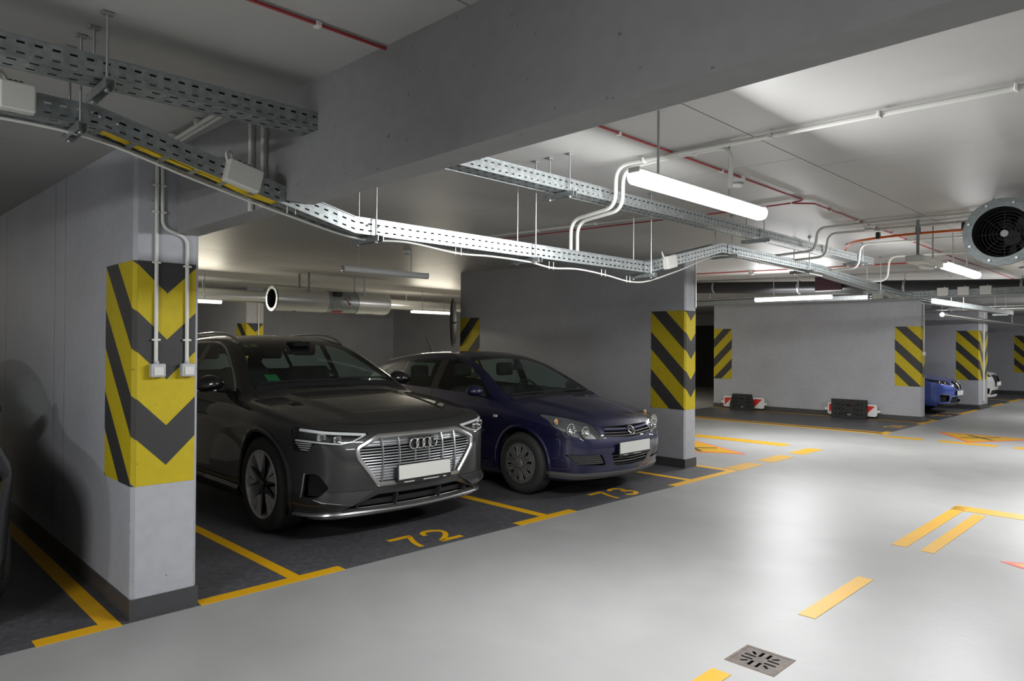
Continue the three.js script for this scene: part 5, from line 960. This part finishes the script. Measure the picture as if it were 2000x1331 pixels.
  mesh('dark_backing', filler([[-0.42, 0.59], [0.42, 0.59], [0.38, 0.72], [-0.38, 0.72]], (x, y) => car.front(x, y, -0.05).p, 0.025), M.liner, gr);
  const row = (x0, x1, y0, y1, prof, m, nm, off = 0, par = gr) => mesh(nm, band(along(spline([[x0, y0, 0], [0, y1, 0], [x1, y0, 0]], 30).map(p => [p.x, p.y]), 0.03).map(([x, y]) => car.front(x, y, off)), prof), m, par);
  row(-0.375, 0.375, 0.693, 0.680, [[-0.017, -0.02], [-0.017, 0.0], [-0.006, 0.008], [0.010, 0.006], [0.017, -0.01]], body, 'painted_bar', 0.0);
  row(-0.395, 0.395, 0.660, 0.648, halfRound(0.009, 0.008), M.chrome, 'chrome_strip', -0.006); row(-0.408, 0.408, 0.634, 0.618, halfRound(0.008, 0.008), M.chrome, 'chrome_strip', -0.008);
  { const h = car.front(0, 0.662, 0.012), b = new THREE.Group(); b.name = 'round_badge'; b.position.copy(h.p); b.quaternion.setFromUnitVectors(V(0, 0, 1), h.n); o.add(b); mesh('badge_ring', new THREE.TorusGeometry(0.047, 0.0058, 10, 40), M.chrome, b); mesh('badge_bolt', at(bladeless([[-0.066, 0.004], [-0.012, 0.009], [-0.004, 0.0], [0.066, -0.004], [0.012, -0.009], [0.004, 0.0]], 0.008), 0, 0, -0.002), M.chrome, b); }
  // lower grille
  const lg = new THREE.Group(); lg.name = 'lower_grille'; o.add(lg);
  mesh('dark_backing', filler([[-0.34, 0.47], [0.34, 0.47], [0.26, 0.30], [-0.26, 0.30]], (x, y) => car.front(x, y, -0.05).p, 0.025), M.liner, lg);
  for (const [y, w] of [[0.425, 0.315], [0.392, 0.298], [0.362, 0.282], [0.334, 0.262]]) row(-w, w, y, y - 0.006, halfRound(0.009, 0.008), y > 0.35 ? M.satin : M.black, 'slat', -0.014, lg);
  // side inlets with slats
  for (const k of [-1, 1]) {
    const fg = new THREE.Group(); fg.name = 'side_inlet'; o.add(fg);
    mesh('dark_backing', filler(fogP, (x, y) => car.front(k * x, y, -0.03).p, 0.02), M.black, fg);
    for (const [y, a, b] of [[0.442, 0.47, 0.755], [0.422, 0.455, 0.745], [0.402, 0.44, 0.735], [0.382, 0.425, 0.722], [0.362, 0.41, 0.70]]) mesh('slat', band(along([[a, y], [b, y + 0.006]], 0.03).map(([x, q]) => car.front(k * x, q, -0.008)), [[-0.007, -0.02], [-0.006, 0.0], [0.004, 0.002], [0.007, -0.02]]), M.hatchGrey, fg);
  }
  // headlights
  const [LA, LB] = split(lens, x => x);
  [[-1, LA], [1, LB]].forEach(([k, tri]) => {
    const g = new THREE.Group(); g.name = 'headlight'; o.add(g); const F = (x, y, d) => car.front(k * x, y, d);
    mesh('lens_cover', panelGeometry(tri), M.glassClear, g); mesh('housing', filler(hlP, (x, y) => F(x, y, -0.05).p, 0.018), M.lampGrey, g); mesh('housing_wall', band(along(hlP, 0.02, true).map(([x, y]) => F(x, y, 0)), [[0, -0.055], [0.001, -0.003]], true), M.lampGrey, g);
    for (const [x, y, r] of [[0.735, 0.712, 0.058], [0.60, 0.690, 0.050]]) { const h = F(x, y, -0.028), b = new THREE.Group(); b.position.copy(h.p); const r0 = new THREE.LatheGeometry([[0.012, -0.02], [r * 0.6, -0.012], [r * 0.92, 0.008], [r, 0.018], [r + 0.004, 0.016]].map(q => new THREE.Vector2(...q)), 32); r0.rotateX(Math.PI / 2); r0.translate(h.p.x, h.p.y, h.p.z + 0.006); mesh('reflector', r0, M.lampChrome, g); mesh('bulb_cap', at(new THREE.SphereGeometry(r * 0.3, 16, 10), h.p.x, h.p.y, h.p.z + 0.004), M.lampChrome, g); mesh('reflector_ring', at(new THREE.TorusGeometry(r + 0.004, 0.004, 8, 32), h.p.x, h.p.y, h.p.z + 0.022), M.satin, g); }
    { const h = F(0.775, 0.79, -0.018); mesh('indicator_bulb', at(new THREE.SphereGeometry(0.022, 18, 12), h.p.x, h.p.y, h.p.z), M.amber, g); mesh('indicator_ring', at(new THREE.TorusGeometry(0.026, 0.005, 8, 24), h.p.x, h.p.y, h.p.z + 0.004), M.satin, g); }
    mesh('link_bar', band(along([[0.60, 0.70], [0.735, 0.715]], 0.02).map(([x, y]) => F(x, y, -0.022)), halfRound(0.022, 0.006)), M.lampChrome, g);
  });
  { const h = car.front(0, 0.50, 0.012), pl = new THREE.Group(); pl.name = 'number_plate'; pl.position.set(0, 0.495, h.p.z + 0.006); o.add(pl); mesh('plate_holder', at(rbox(0.54, 0.145, 0.012, 0.006), 0, -0.008, -0.006), M.black, pl); mesh('blank_plate', at(rbox(0.52, 0.112, 0.005, 0.002), 0, 0.006, 0.003), M.plate, pl); for (const [x, w] of [[-0.16, 0.08], [0.04, 0.14]]) mesh('holder_print', at(rbox(w, 0.006, 0.001, 0.0004), x, -0.066, 0.0008), M.pvcGrey, pl); }
  // unpainted front lip
  mesh('front_lip', band(along(spline([[-0.80, 0.245, 0], [-0.6, 0.235, 0], [0, 0.222, 0], [0.6, 0.235, 0], [0.80, 0.245, 0]], 40).map(p => [p.x, p.y]), 0.03).map(([x, y]) => car.front(x, y, 0.0)), [[-0.04, -0.04], [-0.038, 0.004], [-0.01, 0.012], [0.03, 0.006], [0.036, -0.03]]), M.hatchGrey, o);
  for (const k of [-1, 1]) {
    const arc = []; for (let i = 0; i <= 40; i++) { const a = -0.3 + (Math.PI + 0.6) * i / 40; arc.push([-0.362 * Math.cos(a), 0.335 + 0.362 * Math.sin(a)]); }
    for (const s0 of [0.81, 3.5]) mesh('arch_lip', band(arc.map(([s, y]) => car.side(s0 + s, Math.max(0.2, y), k, 0.0)), [[-0.012, -0.04], [-0.012, 0.004], [0.004, 0.008], [0.022, 0.001], [0.022, -0.01]]), body, o);
    mesh('side_sill', band(along([[1.24, 0.25], [3.14, 0.25]], 0.06).map(([s, y]) => car.side(s, y, k)), [[-0.04, -0.05], [-0.04, 0.008], [0.03, 0.012], [0.035, -0.01]]), body, o);
    mesh('rubbing_strip', band(along([[1.34, 0.60], [3.05, 0.61]], 0.06).map(([s, y]) => car.side(s, y, k)), halfRound(0.035, 0.01)), body, o);
    const mg = new THREE.Group(); mg.name = 'door_mirror'; o.add(mg); const mp = car.side(1.42, 0.96, k).p; if (k > 0) { mg.position.set(0.845, 0, mp.z - 0.10); mg.rotation.y = 1.35; }
    const shell = new THREE.SphereGeometry(1, 26, 16), q = shell.attributes.position; for (let i = 0; i < q.count; i++) { const X = q.getX(i), Y = q.getY(i), Z = q.getZ(i); q.setXYZ(i, X * 0.105, Y < 0 ? Y * 0.05 : Y * 0.07, Z > 0 ? Z * 0.085 : Z * 0.03); } shell.computeVertexNormals();
    const mz = k > 0 ? 0 : mp.z, mx = k > 0 ? 0.07 : k * 0.945; mesh('mirror_shell', at(shell, mx, 1.03, mz), body, mg); mesh('mirror_arm', bar([k > 0 ? -0.04 : mp.x - k * 0.02, 0.975, mz], [k > 0 ? 0.03 : k * 0.90, 1.0, mz + 0.01], 0.022, 12), M.black, mg); mesh('mirror_glass', at(new THREE.SphereGeometry(1, 18, 10).scale(0.09, 0.052, 0.004), mx, 1.035, mz - 0.032), M.chrome, mg);
    for (const s of [2.10, 2.98]) mesh('door_handle', band(along([[s, 0.845], [s + 0.17, 0.85]], 0.02).map(([t, y]) => car.side(t, y, k, 0.014)), halfRound(0.026, 0.012)), body, o);
    { const h = car.side(1.17, 0.78, k, 0.002); mesh('side_indicator', at(rbox(0.014, 0.028, 0.06, 0.006), h.p.x, h.p.y, h.p.z), M.drl, o); }
    mesh('tail_light', band(along([[3.95, 0.90], [4.14, 0.90]], 0.02).map(([t, y]) => car.side(t, y, k, 0.002)), rectProf(0.26, -0.01, 0.004)), M.lightRed, o);
  }
  mesh('cowl', band(along([[-0.70, 1.09], [-0.35, 1.045], [0, 1.03], [0.35, 1.045], [0.70, 1.09]], 0.05).map(([x, s]) => car.up(x, s + 0.01, 0.002)), rectProf(0.06, -0.01, 0.004)), M.blackMatte, o);
  for (const [a, b] of [[[-0.66, 1.14], [0.0, 1.07]], [[-0.02, 1.08], [0.60, 1.14]]]) mesh('wiper', tubeAlong([0, 0.25, 0.5, 0.75, 1].map(t => car.up(mix(a[0], b[0], t), mix(a[1], b[1], t), 0.014).p), 0.008, 8), M.blackMatte, o);
  { const h = car.up(0, 3.35).p; mesh('roof_aerial', bar([0, h.y - 0.01, h.z], [0, h.y + 0.24, h.z - 0.16], 0.005, 8, 0.002), M.black, o); }
  cabin(o, { seat: 2.0, floor: 0.20, dash: 1.28, dashY: 0.955, w: 0.62, mirrorY: 1.27, mirrorS: 1.74, hb: 0.54 });
  for (const s of [0.81, 3.5]) archWell(o, s, 0.335, 0.372, 0.45, 0.82);
  const face = (w, R, r, wd) => { // wheel cover with ten slots
    const sh = new THREE.Shape(); sh.absarc(0, 0, r - 0.002, 0, Math.PI * 2);
    for (let i = 0; i < 10; i++) { const t = i * Math.PI / 5 + 0.15, p = new THREE.Path(), q = (a, b) => [a * Math.cos(t + b), a * Math.sin(t + b)]; p.moveTo(...q(0.098, -0.05)); p.lineTo(...q(0.172, -0.13)); p.lineTo(...q(0.180, 0.0)); p.lineTo(...q(0.172, 0.10)); p.lineTo(...q(0.098, 0.06)); p.closePath(); sh.holes.push(p); }
    const g = new THREE.ExtrudeGeometry(sh, { depth: 0.008, bevelEnabled: true, bevelSize: 0.003, bevelThickness: 0.003, bevelSegments: 1, curveSegments: 40 }); g.rotateY(-Math.PI / 2);
    const p = g.attributes.position; for (let i = 0; i < p.count; i++) { const rad = Math.hypot(p.getY(i), p.getZ(i)); p.setX(i, p.getX(i) - wd / 2 + 0.012 - 0.018 * (1 - (rad / r) ** 2)); } g.computeVertexNormals();
    mesh('wheel_cover', g, M.cap, w); mesh('cover_boss', latheX([[0, -wd / 2 - 0.026], [0.045, -wd / 2 - 0.024], [0.052, -wd / 2 - 0.014], [0.055, 0]], 32), M.cap, w);
    for (let i = 0; i < 10; i++) { const t = i * Math.PI / 5 + 0.15 + 0.31; mesh('cover_rib', bar([-wd / 2 - 0.016, 0.075 * Math.cos(t), 0.075 * Math.sin(t)], [-wd / 2 - 0.006, 0.175 * Math.cos(t), 0.175 * Math.sin(t)], 0.0035, 6), M.cap, w); }
    mesh('steel_wheel', latheX([[0, -0.02], [0.09, -0.02], [0.12, 0.01], [r - 0.02, 0.0], [r - 0.02, 0.02], [0, 0.03]], 40), M.steelWheel, w);
  };
  for (const s of [0.81, 3.5]) for (const k of [-1, 1]) { const w = new THREE.Group(); w.name = 'wheel'; w.position.set(k * (0.862 - 0.1), 0.318, -s); if (k > 0) w.rotation.y = Math.PI; o.add(w); wheelParts(w, 0.318, 0.206, 0.2, face, { rim: M.steelWheel }); }
}
function bladeless(P, d) { const g = new THREE.ExtrudeGeometry(new THREE.Shape(P.map(p => new THREE.Vector2(...p))), { depth: d, bevelEnabled: false }); return g; }
M.steelWheel = std(lin(0.11, 0.11, 0.112), 0.5, { metalness: 0.4 });
M.hatchGrey = std(lin(0.075, 0.075, 0.075), 0.6);
buildHatch();

// ---------------------------------------------------------------- other parked cars, simpler
function plainCar(name, label, pos, k) {
  const o = thing(name, label, 'car', pos); if (k.turn) o.rotation.y = k.turn;
  const W = k.W, wp = cubic([[-0.05, W * 0.42], [0, W * 0.56], [0.06, W * 0.70], [0.15, W * 0.82], [0.3, W * 0.92], [0.5, W * 0.97], [0.9, W], [2, W * 0.99], [3.4, W], [k.L - 0.4, W * 0.96], [k.L - 0.12, W * 0.84], [k.L, W * 0.6]]);
  const h = k.hood, inset = cubic([[0.1, 0.14], [0.2, 0.065], [0.3, 0.028], [0.45, 0.016], [0.7, 0.0], [h - 0.08, 0.012], [h + 0.02, 0.05], [h + 0.12, 0.12], [h + 0.3, 0.3]]);
  const wc = cubic([[h - 0.2, W * 0.95], [h, W * 0.93], [h + 0.15, W * 0.85], [h + 0.3, W * 0.76], [k.H, W * 0.62]]);
  const c = {
    length: k.L, height: k.H + 0.03, halfWidth: W + 0.02,
    top: cubic([[0, h - 0.28], [0.1, h - 0.18], [0.25, h - 0.12], [0.5, h - 0.07], [1.0, h - 0.01], [1.4, h + 0.02], [3, h + 0.03], [k.L - 0.3, h + 0.04], [k.L, h - 0.04]]),
    hoodCrown: () => 0.08, front: cubic([[0.1, 0.2], [0.2, 0.09], [0.3, 0.04], [0.45, 0.01], [h - 0.36, 0.0], [h - 0.26, 0.03], [h - 0.16, 0.1], [h - 0.06, 0.26]]), frontBow: 0.24,
    rear: cubic([[0.2, k.L - 0.12], [0.4, k.L - 0.02], [0.7, k.L], [h, k.L - 0.1]]), rearBow: 0.15, width: (s, y) => wp(s) - inset(y), bottom: () => 0.19, kHood: 0.06, kSide: 0.08,
    screen: cubic([[h - 0.15, 0.78], [h, 1.08], [h + 0.2, 1.5], [k.H - 0.06, 2.0], [k.H, 2.3]]), screenBow: 0.18, screenCos: 0.47,
    roof: cubic([[1.4, k.H - 0.12], [1.9, k.H - 0.03], [2.4, k.H], [3, k.H - 0.02], [3.6, k.H - 0.09], [4.1, k.H - 0.17]]), roofCrown: 0.08,
    back: cubic([[h - 0.1, k.L - 0.02], [h + 0.1, k.L - 0.15], [h + 0.3, k.L - 0.35], [k.H, k.L - 0.55]]), backBow: 0.12, backCos: 0.78, cabin: (s, y) => wc(y) - 0.1 * Math.max(0, s - 3) ** 1.3, kCabin: 0.1, kJoin: 0.035, cabinFloor: h - 0.18,
  };
  const car = new CarBody(c, 0.042), hubs = [0.9, k.L - 0.78], R = 0.335;
  for (const s of hubs) car.take((x, y, t) => Math.max(Math.hypot(t - s, y - R - 0.01) - 0.375, 0.45 - Math.abs(x)));
  const hlP = roundOutline([[W * 0.92, h - 0.10], [W * 0.50, h - 0.19], [W * 0.46, h - 0.26], [W * 0.74, h - 0.25], [W * 0.94, h - 0.20]], 0.02, 3), lens = car.take(frontRegion(hlP, 0.9));
  const kidney = k.kidney ? roundOutline([[0.025, h - 0.16], [0.30, h - 0.18], [0.33, h - 0.24], [0.28, h - 0.36], [0.03, h - 0.37]], 0.03, 3) : roundOutline([[-0.1, h - 0.2], [0.36, h - 0.21], [0.3, h - 0.42], [-0.1, h - 0.44]], 0.02, 3);
  car.take(frontRegion(kidney, 0.5));
  const lowP = roundOutline([[-0.1, 0.40], [0.40, 0.40], [0.45, 0.27], [-0.1, 0.26]], 0.02, 3); car.take(frontRegion(lowP, 0.5));
  const fogP = roundOutline([[W * 0.86, 0.47], [W * 0.60, 0.44], [W * 0.56, 0.30], [W * 0.84, 0.30]], 0.03, 3); car.take(frontRegion(fogP, 0.6));
  const ws = car.take((x, y, s) => Math.max(polyDist([[-0.1, h + 0.03], [W * 0.82, h + 0.05], [W * 0.60, k.H - 0.09], [-0.1, k.H - 0.06]], Math.abs(x), y), s - 2.5, 0.8 - s));
  const win = car.take(sideRegion([[1.4, h + 0.02], [1.75, h + 0.25], [2.2, k.H - 0.1], [3.0, k.H - 0.1], [3.6, h + 0.22], [3.7, h + 0.1]], 0.4));
  mesh('body_shell', panelGeometry(car.m), k.paint, o); mesh('inner_lining', panelGeometry(car.m, -0.03), M.liner, o);
  mesh('windscreen', panelGeometry(ws), M.glassTint, o); bothSides(car, 'side_window', win, M.glassTint, o);
  const [LA, LB] = split(lens, x => x);
  [[-1, LA], [1, LB]].forEach(([q, tri]) => {
    const g = new THREE.Group(); g.name = 'headlight'; o.add(g); mesh('lens_cover', panelGeometry(tri), M.glassClear, g); mesh('housing', filler(hlP, (x, y) => car.front(q * x, y, -0.05).p, 0.03), M.lampGrey, g);
    for (const [x, y] of [[W * 0.66, h - 0.205], [W * 0.82, h - 0.18]]) { const p = car.front(q * x, y, -0.02).p; mesh('lamp_ring', at(new THREE.TorusGeometry(0.03, 0.007, 8, 24), p.x, p.y, p.z), M.drl, g); mesh('reflector', at(new THREE.SphereGeometry(0.026, 14, 10), p.x, p.y, p.z - 0.01), M.lampChrome, g); }
    if (k.kidney) { mesh('grille_frame', band(along(kidney, 0.025, true).map(([x, y]) => car.front(q * x, y, 0.0)), halfRound(0.016, 0.012), true), M.chrome, o); mesh('grille_backing', filler(kidney, (x, y) => car.front(q * x, y, -0.04).p, 0.03), M.liner, o); for (const x of [0.07, 0.115, 0.16, 0.205, 0.25]) mesh('grille_bar', band(along([[x, h - 0.35], [x, h - 0.19]], 0.03).map(([a, b]) => car.front(q * a, b, -0.015)), rectProf(0.008, -0.02, 0.002)), M.black, o); }
    mesh('corner_inlet', filler(fogP, (x, y) => car.front(q * x, y, -0.05).p, 0.03), M.liner, o);
    mesh('inlet_trim', band(along([[W * 0.60, 0.452], [W * 0.86, 0.482]], 0.03).map(([x, y]) => car.front(q * x, y, 0.002)), halfRound(0.014, 0.008)), M.satin, o);
    const mp = car.side(1.5, h, q).p, sh = new THREE.SphereGeometry(1, 18, 12).scale(0.11, 0.07, 0.07); mesh('door_mirror', [at(sh, q * (W + 0.09 - (k.fold || 0)), h + 0.07, mp.z), bar([mp.x - q * 0.03, h + 0.0, mp.z], [q * (W + 0.05 - (k.fold || 0)), h + 0.05, mp.z], 0.02)], k.paint, o);
  });
  if (!k.kidney) { mesh('grille_backing', filler([[-0.36, h - 0.2], [0.36, h - 0.2], [0.3, h - 0.44], [-0.3, h - 0.44]], (x, y) => car.front(x, y, -0.04).p, 0.04), M.liner, o); for (let i = 0; i < 5; i++) mesh('grille_bar', band(along([[-0.32, h - 0.24 - i * 0.04], [0.32, h - 0.24 - i * 0.04]], 0.05).map(([a, b]) => car.front(a, b, -0.012)), halfRound(0.012, 0.01)), M.chrome, o); }
  mesh('lower_intake', filler([[-0.46, 0.26], [0.46, 0.26], [0.40, 0.41], [-0.40, 0.41]], (x, y) => car.front(x, y, -0.05).p, 0.04), M.liner, o);
  { const f = car.front(0, h - 0.46, 0.012), pl = new THREE.Group(); pl.name = 'number_plate'; pl.position.set(0, h - 0.45, f.p.z + 0.004); o.add(pl); mesh('plate_holder', rbox(0.53, 0.125, 0.01, 0.004), M.black, pl); mesh('blank_plate', at(rbox(0.52, 0.112, 0.005, 0.002), 0, 0, 0.006), M.plate, pl); }
  mesh('front_lip', band(along([[-W * 0.85, 0.225], [W * 0.85, 0.225]], 0.06).map(([x, y]) => car.front(x, y, 0.0)), [[-0.03, -0.03], [-0.03, 0.008], [0.025, 0.008], [0.03, -0.02]]), k.lip || M.black, o);
  cabin(o, { seat: 2.15, floor: k.H - 1.26, hb: 0.54, dash: 1.4, dashY: h - 0.02, w: W * 0.75, mirrorY: k.H - 0.14, mirrorS: 1.95 });
  for (const s of hubs) { archWell(o, s, R + 0.01, 0.385, 0.45, W - 0.05); for (const q of [-1, 1]) { const w = new THREE.Group(); w.name = 'wheel'; w.position.set(q * (W - 0.12), R, -s); if (q > 0) w.rotation.y = Math.PI; o.add(w); wheelParts(w, R, 0.225, 0.215, (g, R2, r, wd) => { for (let i = 0; i < 5; i++) { const t = i * 2 * Math.PI / 5; mesh('spoke', bladeGeometry([[0.03, t - 0.7], [0.03, t + 0.7], [r - 0.006, t + 0.2], [r - 0.006, t - 0.2]], -wd / 2 + 0.02, 0.02), M.alloy, g); } }, { rim: M.alloy }); } }
  return o;
}
plainCar('car', 'bright blue car nose behind the barrier wall pier', [19.1, 0, -4.27], { L: 4.35, W: 0.88, H: 1.42, hood: 0.94, kidney: true, paint: paint(0.055, 0.10, 0.42, { metalness: 0.35 }) });
plainCar('car', 'white car nose peeping out behind the far pier', [23.25, 0, -4.28], { L: 4.4, W: 0.9, H: 1.5, hood: 1.02, paint: phys(lin(0.62, 0.62, 0.62), 0.35, { clearcoat: 1, clearcoatRoughness: 0.05 }), lip: M.white });
plainCar('car', 'black car edge at the border of the picture beside the left wall', [-0.105, 0, -4.22], { L: 4.4, W: 0.9, H: 1.5, hood: 1.02, paint: paint(0.012, 0.012, 0.014), fold: 0.12 });

scene.traverse(o => { if (o.isMesh) o.castShadow = o.receiveShadow = true; });
renderer.render(scene, camera);
